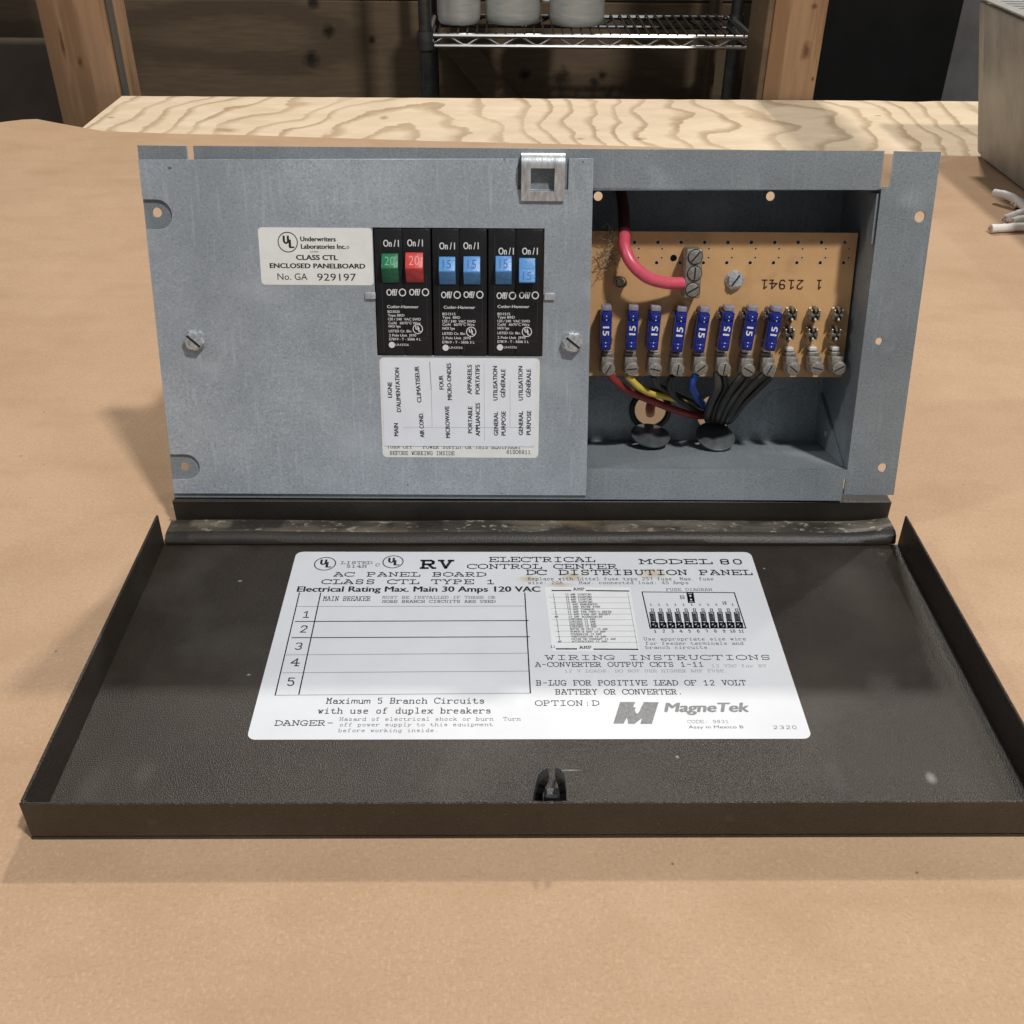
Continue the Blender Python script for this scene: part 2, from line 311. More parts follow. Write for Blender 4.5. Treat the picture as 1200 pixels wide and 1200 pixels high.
G = {
'A':"18 38 60|38 00|13 53|00 20|40 60",'B':"10 18|08 48 57 55 44 14|44 53 51 40 00",'C':"66 68|66 57 48 28 06 02 20 40 61",'D':"18 10|08 38 66 62 30 00",'E':"18 10|14 44|45 43|08 68 66|00 60 62",
'F':"10 18|08 68 66|14 44|00 30",'G':"66 57 48 28 06 02 20 50 53|33 63",'H':"10 18|50 58|14 54|00 20|08 28|40 60|48 68",'I':"30 38|10 50|18 58",'J':"48 42 30 20 02|28 68",'K':"10 18|13 58|24 50|00 20|08 28|40 60|48 68",
'L':"28 20|08 48|00 60 63",'M':"10 18 34 58 50|00 20|40 60|08 18|58 68",'N':"10 18 50 58|00 20|08 18|48 68",'O':"20 02 06 28 48 66 62 40 20",'P':"10 18|08 48 57 55 44 14|00 30",'Q':"20 02 06 28 48 66 62 40 20|31 60",
'R':"10 18|08 48 57 55 44 14|34 50 60|00 30",'S':"57 48 28 17 15 24 44 53 51 40 20 11|58 56|10 12",'T':"30 38|06 08 68 66|20 40",'U':"18 12 20 40 52 58|08 28|48 68",'V':"18 30 58|08 28|48 68",'W':"18 20 35 40 58|08 28|48 68",
'X':"10 58|18 50|08 28|48 68|00 20|40 60",'Y':"18 34 58|34 30|20 40|08 28|48 68",'Z':"16 18 58 10 50 52",
'0':"20 12 16 28 48 56 52 40 20",'1':"16 38 30|10 50",'2':"16 28 48 57 55 10 50",'3':"17 28 48 57 55 44 34|44 53 51 40 20 11",'4':"40 48 03 63|30 60",'5':"58 18 15 45 53 51 40 20 11",'6':"57 48 28 16 12 20 40 52 54 45 25 14",
'7':"17 18 58 30",'8':"28 17 15 24 44 53 51 40 20 11 13 24|44 55 57 48 28",'9':"11 20 40 52 56 48 28 17 15 24 44 55",
'a':"14 25 45 54 50 60|53 23 12 11 20 40 51",'b':"18 10|08 18|14 25 45 54 51 40 20 11|00 10",'c':"55 54 45 25 14 11 20 40 51",'d':"48 58 50 60|54 45 25 14 11 20 40 51",'e':"13 53 54 45 25 14 11 20 50",'f':"58 38 27 20|10 40|15 45",
'g':"55 5b 4a 1a|54 45 25 14 11 20 40 51|55 65",'h':"08 18 10|14 25 45 54 50|00 20|40 60",'i':"15 35 30|10 50|37 38",'k':"08 18 10|12 45|23 50|35 55|00 20|40 60",'l':"18 38 30|10 50",'m':"05 00|04 15 25 34 30|34 45 55 64 60",
'n':"05 15 10|14 25 45 54 50|00 20|40 60",'o':"20 11 14 25 45 54 51 40 20",'p':"05 15 1a|0a 3a|14 25 45 54 51 40 20 11",'q':"65 55 5a|54 45 25 14 11 20 40 51",'r':"05 15 10|00 30|13 35 55 64",'s':"54 45 25 14 23 43 52 51 40 20 11",
't':"27 21 30 50 61|05 45",'u':"05 15 11 20 40 51|45 55 50 60",'v':"15 30 55|05 25|45 65",'w':"15 20 34 40 55|05 25|45 65",'x':"10 55|15 50|05 25|45 65|00 20|40 60",'y':"15 30|55 1a|0a 2a|05 25|45 65",'z':"14 15 55 10 50 51",
'-':"14 54",':':"30 31|34 35",'.':"30 31",'/':"10 58",',':"31 2b"}
def slab(t, p0, p1, cap, z, wt=.085):       # typewriter lettering made of strokes; wt = stroke / cap height
    d = Vector(p1)-Vector(p0); W = d.length; d.normalize(); e = Vector((-d.y, d.x)); n = len(t); adv = W/(n-1+6/7.2); sx = adv/7.2; sy = cap/8; hw = wt*cap/2
    bm = bmesh.new(); o = Vector(p0)
    for i, ch in enumerate(t):
        if ch == ' ': continue
        for st in G[ch].split('|'):
            q = [(int(c[0]), {'a': -2, 'b': -1}.get(c[1]) if c[1] in 'ab' else int(c[1])) for c in st.split()]
            q = [o+d*(i*adv+x*sx)+e*(y*sy) for x, y in q]
            for a, b in zip(q, q[1:]):
                if (b-a).length < 1e-6: continue
                k = (b-a).normalized(); s = Vector((-k.y, k.x))*hw; k = k*hw*.6
                bm.faces.new([bm.verts.new((v.x*.001, v.y*.001, z*.001)) for v in (a-k-s, b+k-s, b+k+s, a-k+s)])
    me = bpy.data.meshes.new('t'); bm.to_mesh(me); bm.free(); return me
def lines(segs, z, w):
    bm = bmesh.new()
    for a, b in segs:
        a = Vector(a); b = Vector(b); k = (b-a).normalized(); s = Vector((-k.y, k.x))*w/2; k = k*w/2
        bm.faces.new([bm.verts.new((v.x*.001, v.y*.001, z*.001)) for v in (a-k-s, b+k-s, b+k+s, a-k+s)])
    me = bpy.data.meshes.new('l'); bm.to_mesh(me); bm.free(); return me
def fillpoly(pts, z):
    return sheet([pts], z-.005, z+.005)
def ring(c, r0, r1, z, n=36, e=1):
    bm = bmesh.new(); A = [bm.verts.new(((c[0]+r0*math.cos(2*math.pi*k/n))*.001, (c[1]+e*r0*math.sin(2*math.pi*k/n))*.001, z*.001)) for k in range(n)]
    B = [bm.verts.new(((c[0]+r1*math.cos(2*math.pi*k/n))*.001, (c[1]+e*r1*math.sin(2*math.pi*k/n))*.001, z*.001)) for k in range(n)]
    for k in range(n): bm.faces.new((A[k], A[(k+1) % n], B[(k+1) % n], B[k]))
    me = bpy.data.meshes.new('r'); bm.to_mesh(me); bm.free(); return me
def certmark(c, r, z, w=.13):       # U and L in a ring
    return [ring(c, r*(1-w), r, z), sans('U', (c[0]-r*.48, c[1]-r*.12), (c[0]+r*.02, c[1]-r*.12), r*.78, z, .15), sans('L', (c[0]+r*.08, c[1]-r*.52), (c[0]+r*.52, c[1]-r*.52), r*.80, z, .15)]

# ================================================================== SETTING
me = MB().box(-3, 4, -2, 4, -.93, -.9).mesh(); tag(put('floor', me, M['floor']), kind='structure')
knots = []
for px, py, r in ((365, 70, .016), (385, 37, .012), (436, 47, .007), (367, 3, .012), (658, 92, .019), (697, 97, .010), (706, 88, .009), (615, 88, .012)):
    p = YX(px, py, 1.5); knots.append((p.x, 1.5, p.z, r, .1, r))
M['backwood'] = wood('old_board_wood', (.135, .094, .056), (.175, .123, .074), (.11, .076, .045), vec=(.6, 1, 3), ns=2, freq=5, sharp=(.2, .95), fine=(.3, 1, 2.5), knots=knots, knotcol=(.012, .008, .006))
bw = None
wz = YX(600, 30, 1.5).z
bounds = [-.93, -.62, -.36, -.153, .028, .25, .50]
wall = empty('back_wall', (0, 1.5, -.9), 'dark knotty board wall behind the workbench', 'wall'); wall['kind'] = 'structure'
del wall['category']
for a, b in zip(bounds, bounds[1:]):
    put('board', MB().box(-1.6, 2.2, 1.5, 1.522, a+.001, b-.001, .002).mesh(), M['backwood'], wall, Matrix.Translation((0, -1.5, .9)))
pa, pb = YX(545, 62, 1.49), YX(592, 118, 1.49)
dv = (pb-pa).normalized(); q0 = pa-dv*.05; q1 = pb+dv*.1; sd = Vector((-dv.z, 0, dv.x))*.022
put('diagonal_brace', MB().prism([(q0-sd), (q1-sd), (q1+sd), (q0+sd)], 1.478, 1.499, lambda p, a: (p.x, a, p.z)).mesh(), M['backwood'], wall, Matrix.Translation((0, -1.5, .9)))
xa, xb = YX(828, 60, 1.48).x, YX(838, 60, 1.48).x
put('batten', MB().box(xa, xb, 1.46, 1.499, -.9, .04, .002).mesh(), M['backwood'], wall, Matrix.Translation((0, -1.5, .9)))

# grey panel at the far left
p0 = YX(-60, 45, 1.35); p1 = YX(58, 45, 1.35); 
t = empty('storage_panel', ((p0.x+p1.x)/2, 1.35, -.9), 'grey brown panel standing behind the left wooden post', 'panel')
o = put('panel_board', MB().box(p0.x-.5, p1.x, 1.35, 1.37, -.9, p0.z, .012, seg=3).mesh(), M['greywall'], t, Matrix.Translation(-t.location))
o = put('edge_trim', MB().box(p1.x+.0005, p1.x+.008, 1.348, 1.372, -.9, p0.z-.012, .001).mesh(), M['floor'], t, Matrix.Translation(-t.location))

# posts
M['post'] = wood('pine_post', (.30, .18, .098), (.36, .222, .125), (.23, .13, .066), vec=(5, 3, .35), ns=2.2, freq=5, sharp=(.3, .98), fine=(2.2, 2.2, .22),
                 knots=[(YX(93, 73, .96).x, .96, YX(93, 73, .96).z, .004, .1, .007), (YX(945, 60, .96).x, .96, YX(945, 60, .96).z, .007, .1, .012), (YX(955, 8, .96).x, .96, YX(955, 8, .96).z, .004, .1, .004), (YX(72, 50, .96).x, .96, YX(72, 50, .96).z, .0025, .1, .02), (YX(953, 93, .96).x, .96, YX(953, 93, .96).z, .002, .1, .003)], knotcol=(.10, .045, .02))
def post(x0, x1, label):
    t = empty('wooden_post', ((x0+x1)/2, .96, -.9), label, 'post', 'wooden posts behind the workbench')
    put('post_timber', MB().box(x0, x1, .962, 1.05, -.9, .62, .003, seg=2).mesh(), M['post'], t, Matrix.Translation(-t.location))
    return t
lp = post(-.388, -.309, 'pale pine post at the left end of the plywood')
rp = post(.504, .569, 'knotty pine post between the wire shelf and the black cabinet')
put('post_cladding', MB().box(.4965, .5037, .964, 1.06, -.9, .62, .001).mesh(), M['backwood'], rp, Matrix.Translation(-rp.location), label='dark side board')
M['sheath'] = mat('grey_sheath', (.10, .09, .08), .6)
put('side_strip', MB().box(-.3085, -.3045, .972, .99, -.9, .62, .001).mesh(), M['sheath'], lp, Matrix.Translation(-lp.location), label='grey strip along the side')

# black cabinet and the grey post behind it
x0, x1 = YX(950, 60, 1.25).x, YX(1120, 60, 1.25).x
t = empty('black_cabinet', ((x0+x1)/2, 1.25, -.9), 'matt black cabinet standing behind the plywood, right of the pine post', 'cabinet')
def sidex(x, y, Y): return YX(x, y, Y)
A = YX(1130, 0, 1.25); B = YX(1110, 118, 1.25)
put('cabinet_body', MB().box(x0-.03, A.x, 1.25, 1.45, -.9, .45, .004).mesh(), M['cabinet'], t, Matrix.Translation(-t.location))
put('door', MB().box(x0-.028, A.x-.003, 1.243, 1.249, -.88, .44, .001).mesh(), M['cabinet'], t, Matrix.Translation(-t.location))
M['greypost'] = mat('grey_painted_post', (.17, .165, .165), .6, 0, (.12, .115, .11), 14)
o = put('metal_post', MB().box(A.x+.004, A.x+.14, 1.27, 1.33, -.9, .5, .004).mesh(), M['greypost'], None)
tag(o, 'dull grey post behind the vented metal box, beside the black cabinet', 'post')

# workbench with plywood top
def plywood():
    m = mat('plywood', (.66, .52, .35), .7, 0, (.76, .62, .44), 14, .2, 300, detail=8, stretch=(1, 2.5, 1))
    nt = m.node_tree; N = nt.nodes; L = nt.links; inp = N['Principled BSDF'].inputs['Base Color']
    def math_(op, a, b=None, c=None):
        n = N.new('ShaderNodeMath'); n.operation = op
        for i, v in enumerate((a, b, c)):
            if v is None: continue
            if isinstance(v, (int, float)): n.inputs[i].default_value = v
            else: L.new(v, n.inputs[i])
        return n.outputs[0]
    tc = N.new('ShaderNodeTexCoord'); sp = N.new('ShaderNodeSeparateXYZ'); L.new(tc.outputs['Object'], sp.inputs[0])
    def nz(sc, det, out=0):
        n = N.new('ShaderNodeTexNoise'); n.inputs['Scale'].default_value = sc; n.inputs['Detail'].default_value = det; L.new(tc.outputs['Object'], n.inputs['Vector']); return n.outputs['Fac']
    dx = math_('SUBTRACT', sp.outputs['X'], PLYC[0]); dy = math_('MULTIPLY', math_('SUBTRACT', sp.outputs['Y'], PLYC[1]), .42)
    ax = math_('POWER', math_('ABSOLUTE', dx), .94)
    rr = math_('SQRT', math_('ADD', math_('MULTIPLY', ax, ax), math_('MULTIPLY', dy, dy)))
    rr = math_('ADD', rr, math_('MULTIPLY', nz(4, 2), .24)); rr = math_('ADD', rr, math_('MULTIPLY', nz(22, 3), .022)); rr = math_('ADD', rr, math_('MULTIPLY', nz(120, 2), .006))
    sn = math_('FRACT', math_('MULTIPLY', rr, 27))
    mr = N.new('ShaderNodeValToRGB'); e = mr.color_ramp.elements; e[0].position = .60; e[0].color = (0, 0, 0, 1); e[1].position = .84; e[1].color = (1, 1, 1, 1)
    k = mr.color_ramp.elements.new(.93); k.color = (1, 1, 1, 1); k = mr.color_ramp.elements.new(.985); k.color = (0, 0, 0, 1)
    L.new(sn, mr.inputs[0])
    f = math_('MULTIPLY', mr.outputs[0], math_('MULTIPLY_ADD', nz(9, 3), 1.5, -.05))
    cl = N.new('ShaderNodeClamp'); L.new(f, cl.inputs[0])
    mx = N.new('ShaderNodeMix'); mx.data_type = 'RGBA'; mx.inputs['B'].default_value = (.40, .275, .155, 1); L.new(cl.outputs[0], mx.inputs['Factor']); L.new(inp.links[0].from_socket, mx.inputs['A']); L.new(mx.outputs['Result'], inp)
    kn = []
    for px_, py_, rx, ry in ((265, 150, .016, .010), (450, 135, .006, .01), (545, 147, .004, .003), (750, 160, .008, .006), (680, 160, .006, .004), (700, 150, .003, .003), (130, 135, .004, .004), (1030, 133, .005, .003), (1105, 172, .004, .003)):
        gx, gy = GX(px_, py_); kn.append((gx/1000, gy/1000, -.0025, rx, ry, .1))
    return spots(m, (.34, .21, .10), kn, .8)
_c = GX(455, 175); PLYC = (_c[0]/1000, _c[1]/1000)
M['ply'] = plywood()
bench = empty('workbench', (.3, .3, -.9), 'workbench with a plywood top showing bold looping grain', 'workbench')
bx = Matrix.Translation(-bench.location)
bm_ = MB(); pts = []
# plywood sheet with a slightly chipped back edge
n = 90
back = [(-.304+1.85*i/n, .957+.0022*noise.noise(Vector((i*.9, 0, 0)))+(-.004 if i in (48, 49) else 0)) for i in range(n+1)]
left = [(-.304+.002*noise.noise(Vector((0, j*1.3, 5))), -.60+1.557*j/40) for j in range(40)]
loop = left+back+[(1.546, -.60)]
put('plywood_top', MB().prism(loop, -.0205, -.0025, lambda p, a: (p[0], p[1], a)).mesh(sm=0), M['ply'], bench, bx)
for x in (-.26, 1.48):
    for y in (-.55, .88): put('leg', MB().box(x, x+.05, y, y+.05, -.9, -.021, .003).mesh(), M['post'], bench, bx)
put('rail', MB().box(-.21, 1.48, .89, .92, -.12, -.021, .003).mesh(), M['post'], bench, bx)
put('rail', MB().box(-.21, 1.48, -.54, -.51, -.12, -.021, .003).mesh(), M['post'], bench, bx)

# cardboard sheet: gently uneven, back left corner curls
def cardz(x, y):
    z = .0006*noise.noise(Vector((x*6, y*6, 1)))
    e = max(0, y-.30)
    z = z*min(1, max(0, (abs(y)-.25)*8 if abs(y) > .25 else 0)) if -.25 < x < .45 else z
    if x > .55: z = 0
    c = max(0, (-.27-x))*1.0; b = max(0, y-.62)
    z += .9*c*b
    return z
bm = bmesh.new(); nx, ny = 150, 110; V = []
def backy(x): return .783-.0735*(x+.302)/.881
xs = [-.75+1.9*i/nx for i in range(nx+1)]
for j in range(ny+1):
    for i in range(nx+1):
        x = xs[i]; yb = backy(x)+.0015*noise.noise(Vector((x*14, 3, 0)))
        if x < -.348: yb -= (-.348-x)*1.0
        y = -.58+(yb+.58)*j/ny; z = cardz(x, y)+.0002; V.append(bm.verts.new((x, y, max(z, 0 if x > -.30 else -.01))))
for j in range(ny):
    for i in range(nx):
        a = j*(nx+1)+i; bm.faces.new((V[a], V[a+1], V[a+nx+2], V[a+nx+1]))
top = list(bm.faces)
r = bmesh.ops.extrude_face_region(bm, geom=top)
for v in r['geom']:
    if isinstance(v, bmesh.types.BMVert): v.co.z -= .0022
bmesh.ops.translate(bm, verts=[], vec=(0, 0, 0))
bmesh.ops.recalc_face_normals(bm, faces=bm.faces)
me = bpy.data.meshes.new('cardboard'); bm.to_mesh(me); bm.free()
for p in me.polygons: p.use_smooth = True
shade(me, 40)
o = put('cardboard_sheet', me, M['card']); tag(o, 'large brown kraft cardboard sheet covering the workbench', 'cardboard')

# wire shelf unit behind
SY = 1.2
zt = YX(700, 43, SY).z; zb = YX(700, 55, SY).z
xl = YX(503, 50, SY).x; xr = YX(882, 50, SY).x
sh = empty('wire_shelf', ((xl+xr)/2, SY, -.9), 'chrome wire shelving with zigzag truss edge behind the workbench', 'shelf')
sx = Matrix.Translation(-sh.location)
for (x, y) in ((xl-.005, SY), (xr+.005, SY), (xl-.005, SY+.16), (xr+.005, SY+.16)):
    g = MB().cyl((x, y, -.9), .0092, 1.4, 20)
    for k in range(40): g.cyl((x, y, -.88+k*.0254), .0097, .0012, 20)
    put('pole', g.mesh(), M['pole'], sh, sx)
    put('collar', MB().cyl((x, y, zb-.004), .0135, zt-zb+.010, 20, r2=.0115).mesh(), M['pole'], sh, sx)
def truss(a, b, n):
    a = Vector(a); b = Vector(b); g = MB(); dz = Vector((0, 0, zt-zb))
    g.tube([a+dz, b+dz], .0034, 8); g.tube([a, b], .0028, 8)
    z = [a+(b-a)*(i/(2*n))+(dz if i % 2 else Vector()) for i in range(2*n+1)]
    for p, q in zip(z, z[1:]): g.tube([p, q], .0016, 6)
    return g.mesh()
put('front_truss', truss((xl, SY, zb), (xr, SY, zb), 9), M['wire_chrome'], sh, sx)
put('back_truss', truss((xl, SY+.16, zb), (xr, SY+.16, zb), 9), M['pole'], sh, sx)
put('side_truss', truss((xl, SY, zb), (xl, SY+.16, zb), 5), M['wire_chrome'], sh, sx)
put('side_truss', truss((xr, SY, zb), (xr, SY+.16, zb), 5), M['wire_chrome'], sh, sx)
wm = MB().tube([(0, SY-.002, 0), (0, SY+.162, 0)], .0014, 6).mesh()
nw_ = 34
for i in range(1, nw_):
    put('shelf_wire', wm, M['pole'], sh, sx @ Matrix.Translation((xl+(xr-xl)*i/nw_, 0, zt+.0045)))
def pot(px0, px1, Y, label, lip=True):
    a, b = YX(px0, 38, Y).x, YX(px1, 38, Y).x; r = (b-a)/2; c = (a+b)/2; z = zt+.0078
    t = empty('metal_pot', (c, Y+r, z), label, 'pot', 'pots on the wire shelf')
    prof = [(r*.90, 0), (r*.97, .004), (r, .012), (r, .13), (r*1.03, .132), (r*1.03, .136), (r*.985, .136), (r*.975, .012), (0.0001, .006)]
    bm = bmesh.new(); n = 40; rg = [[bm.verts.new((q*math.cos(2*math.pi*k/n), q*math.sin(2*math.pi*k/n), h)) for k in range(n)] for q, h in [(.0001, 0)]+prof]
    for A_, B_ in zip(rg, rg[1:]):
        for k in range(n): bm.faces.new((A_[k], A_[(k+1) % n], B_[(k+1) % n], B_[k]))
    me = bpy.data.meshes.new('pot'); bm.to_mesh(me); bm.free(); shade(me, 40)
    put('pot_body', me, M['pot'], t)
    hp = [Vector((-r-.001, 0, .10)), Vector((-r-.012, 0, .097)), Vector((-r-.014, 0, .07)), Vector((-r-.012, 0, .035)), Vector((-r-.001, 0, .03))] if px0 > 620 else [Vector((r*.3, -r*.96, .11)), Vector((r*.3, -r-.02, .108)), Vector((r*.45, -r-.02, .108)), Vector((r*.45, -r*.9, .11))]
    put('handle', MB().tube(spline(hp), .003, 8).mesh(), M['pot'], t)
pot(512, 563, 1.23, 'leftmost dull metal pot on the wire shelf'); pot(568, 634, 1.23, 'wide metal pot in the middle of the wire shelf'); pot(645, 710, 1.22, 'metal pot with side handle, right of the other pots')

# vented metal box at the right
VX0, VY1 = .677, .720
_t = YX(1137, -9, VY1); VH = _t.z; FL = (_t.x-VX0)/VH      # the casing widens towards its top
def flare(me):
    for v in me.vertices: v.co.x += FL*v.co.z
    return me
t = empty('vented_box', (.80, .53, 0), 'weathered zinc metal box with a slotted pale vent top', 'metal box')
tm = Matrix.Translation(-t.location)
g = MB().box(VX0+.012, .93, .33, VY1, .0025, VH-.004, .0015)
g.box(VX0, VX0+.0115, .33, VY1-.034, .0025, VH-.005, .003, seg=2)
g.box(VX0+.003, VX0+.0118, VY1-.030, VY1-.014, .0025, VH-.005, .003, seg=2)
put('casing', flare(g.mesh()), M['galvbox'], t, tm)
holes = []
for i in range(7):
    for k in range(2):
        cx = VX0*1000+24+i*26; y0 = 345+k*186
        holes.append(rrect(cx, y0, cx+9, y0+170, 4, 4))
hs = []
for k in range(26):
    yy = 350+k*13.6
    for c0 in (VX0*1000+9, VX0*1000+70, VX0*1000+131):
        hs.append(rrect(c0, yy, c0+54, yy+7, 3.2, 3))
put('vent_top', flare(sheet([rrect(VX0*1000-2, 328, 932, VY1*1000+2, 3, 3)]+hs, VH*1000-1.5, VH*1000, bev=.3)), M['grille'], t, tm)
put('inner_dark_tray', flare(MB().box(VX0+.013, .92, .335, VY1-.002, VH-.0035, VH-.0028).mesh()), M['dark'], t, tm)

# white cables
def cable(pts, label, r=.0036):
    P = []
    for x, y, z in pts:
        gx, gy = GX(x, y, z*1000); P.append(Vector((gx/1000, gy/1000, z)))
    t = empty('white_cable', (P[0].x, P[0].y, 0), label, 'cable', 'white cable ends beside the vented box'); tm = Matrix.Translation(-t.location)
    sp = spline(P, 6)
    put('sheath', MB().tube(sp, [r*(1+.04*math.sin(i*1.7)) for i in range(len(sp))], 14).mesh(), M['wire_white'], t, tm)
    d = (P[0]-P[1]).normalized()
    c = MB()
    for k in range(3):
        a = 2.1*k; s = d.orthogonal().normalized(); off = (Matrix.Rotation(a, 3, d) @ s)*r*.45
        c.tube([P[0]-d*.002+off, P[0]+d*.0012+off], r*.26, 8)
    put('conductor', c.mesh(), M['copper'], t, tm)
cable([(1165, 226, .009), (1180, 229, .010), (1196, 238, .007), (1212, 258, .0045), (1250, 300, .004)], 'white cable end arching highest over the others', .0037)
cable([(1161, 268, .0042), (1180, 267, .0042), (1200, 266, .0045), (1260, 268, .0045)], 'white cable end lying nearest the panel, at the bottom of the bunch', .0037)
cable([(1177, 257, .0042), (1190, 252, .0045), (1205, 248, .005), (1260, 240, .0045)], 'short white cable end in the middle of the bunch', .0037)
cable([(1186, 260, .0042), (1196, 257, .0042), (1215, 256, .0045), (1260, 255, .0045)], 'white cable end tucked between its neighbours', .0034)
cable([(1187, 240, .0042), (1200, 238, .0045), (1260, 230, .0042)], 'white cable end furthest back under the arching one', .0036)

# ================================================================== PANEL
root = empty('electrical_panel', (.187, 0, 0), 'grey steel breaker and fuse panel with its brown lid opened flat in front', 'electrical panel')
RT = Matrix.Translation(-root.location); PR = RT @ PM
# ---------------- lid
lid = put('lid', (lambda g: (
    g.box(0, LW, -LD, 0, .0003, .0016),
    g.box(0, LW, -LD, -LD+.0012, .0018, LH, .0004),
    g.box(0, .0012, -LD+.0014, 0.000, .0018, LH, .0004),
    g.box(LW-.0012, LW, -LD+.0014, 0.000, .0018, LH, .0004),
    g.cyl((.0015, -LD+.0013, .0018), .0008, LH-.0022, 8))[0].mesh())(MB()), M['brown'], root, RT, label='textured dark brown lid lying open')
# ---------------- big label on the lid
ZL = 1.6
c = [GX(346, 646, ZL), GX(878, 648, ZL), GX(954, 866, ZL), GX(291, 867, ZL)]
lx0, lx1, ly0, ly1 = (c[0][0]+c[3][0])/2, (c[1][0]+c[2][0])/2, (c[2][1]+c[3][1])/2, (c[0][1]+c[1][1])/2
lab = put('label', sheet([rrect(lx0, ly0, lx1, ly1, 3.5)], ZL+.02, ZL+.14), M['label'], lid)
zp = ZL+.20
def a1(x, y): return GX(290+x/3.5294, 640+y/3.5294, ZL)
def a2(x, y): return GX(600+x/3.3333, 640+y/3.3333, ZL)
def tx(fn, t, f0, x0, yb, f1, x1, yt, z=zp, yb1=None, **k):
    p0 = f0(x0, yb); p1 = f1(x1, yb if yb1 is None else yb1); 
    if f0 is not f1:
        p1 = (p1[0], p0[1])
    q = f0(x0, yt); cap = q[1]-p0[1]
    return fn(t, p0, (p1[0], p0[1]), cap, z, **k)
ink, grey, mid = [], [], []
def S1(t, x0, x1, yb, yt, wt=.14, L=ink): L.append(tx(slab, t, a1, x0, yb, a1, x1, yt, wt=wt))
def S2(t, x0, x1, yb, yt, wt=.14, L=ink): L.append(tx(slab, t, a2, x0, yb, a2, x1, yt, wt=wt))
ink += certmark(a1(321, 74), 5.4, zp, .1); ink += certmark(a1(602, 66), 5.2, zp, .1)
for me in ink: me.transform(Matrix.Identity(4))
S1('LISTED', 385, 515, 75, 65, .16, mid); S1('514M', 408, 492, 90, 80, .16, mid); S1('C', 530, 545, 84, 74, .16, mid)
S1('RV', 716, 850, 92, 61, .24)
def px(x, y): return GX(x, y, ZL)
def SP(t, x0, x1, yb, yt, wt=.13, L=ink): L.append(tx(slab, t, px, x0, yb, px, x1, yt, wt=wt))
SP('ELECTRICAL', 573.4, 697, 658.6, 653.4, .17); SP('CONTROL CENTER', 548, 723, 666.6, 661.6, .17)
S2('MODEL', 498, 782, 70, 53, .2); S2('80', 812, 904, 71, 53, .2)
SP('DC DISTRIBUTION PANEL', 617, 881.5, 673.8, 668.4, .18)
S1('AC PANEL BOARD', 357, 985, 126, 110, .18); S1('CLASS CTL TYPE 1', 307, 1025, 157, 140, .18)
ink.append(tx(sans, 'Electrical Rating Max. Main 30 Amps 120 VAC', px, 347.5, 693.6, px, 632.5, 687.4, bold=.09))
S2('Replace with Littel fuse type 257 fuse. Max. fuse', 62, 788, 134, 123, .13, grey); S2('size: 20A    Max. connected load: 45 Amps', 62, 690, 149, 139, .13, grey)
S1('MAIN BREAKER', 312, 507, 227, 209, .10, mid); S1('MUST BE INSTALLED IF THREE OR', 557, 1025, 218, 208, .13, grey); S1('MORE BRANCH CIRCUITS ARE USED', 557, 1025, 235, 225, .15, mid)
for i, (x, yb, yt) in enumerate(((240, 296, 271), (228, 357, 331), (207, 428, 402), (193, 496, 467), (175, 577, 547))):
    S1(str(i+1), x-15, x+19, yb, yt, .13)
S1('Maximum 5 Branch Circuits', 325, 980, 652, 630, .13, mid); S1('with use of duplex breakers', 290, 1007, 693, 671, .13, mid)
S1('DANGER-', 112, 355, 743, 723, .15, mid)
S1('Hazard of electrical shock or burn. Turn', 380, 1130, 723, 710, .11, grey); S1('off power supply to this equipment', 380, 1015, 746, 733, .11, grey); S1('before working inside.', 375, 790, 770, 757, .11, grey)
# table
L1 = [((215, 195), (115, 617)), ((303, 195), (213, 613)), ((1147, 195), (1170, 608))]
ink.append(lines([(a1(*a), a1(*b)) for a, b in L1], zp, .55))
ink.append(lines([(a1(199, 313), a1(1160, 309)), (a1(185, 380), a1(1165, 376))], zp, .55))
thin = [lines([(a1(207, 251), a1(1150, 249)), (a1(160, 451), a1(1162, 444)), (a1(146, 525), a1(1165, 518)), (a1(115, 618), a1(1170, 609))], zp, .35)]
# right half
S2('WIRING INSTRUCTIONS', 128, 1012, 445, 428, .14, mid)
S2('A-CONVERTER OUTPUT CKTS 1-11', 92, 750, 472, 455, .13, mid); S2('12 VDC for RV', 780, 995, 474, 464, .10, thin)
S2('12 V LOADS. DO NOT USE HIGHER AMP FUSE.', 205, 845, 494, 484, .10, thin)
S2('B-LUG FOR POSITIVE LEAD OF 12 VOLT', 95, 915, 545, 526, .13, mid); S2('BATTERY OR CONVERTER.', 170, 668, 580, 561, .13, mid)
S2('OPTION:D', 92, 340, 624, 605, .13, mid)
S2('CODE: 9831', 687, 848, 692, 681, .09, grey)
grey.append(tx(sans, 'Assy in Mexico B', a2, 690, 713, a2, 905, 702)); S2('2320', 1020, 1115, 715, 703, .13, grey)
S2('FUSE DIAGRAM', 603, 782, 176, 166, .12, grey)
S2('Use appropriate size wire', 515, 915, 369, 358, .12, grey); S2('for feeder terminals and', 522, 905, 386, 375, .12, grey); S2('branch circuits.', 522, 780, 402, 391, .12, grey)
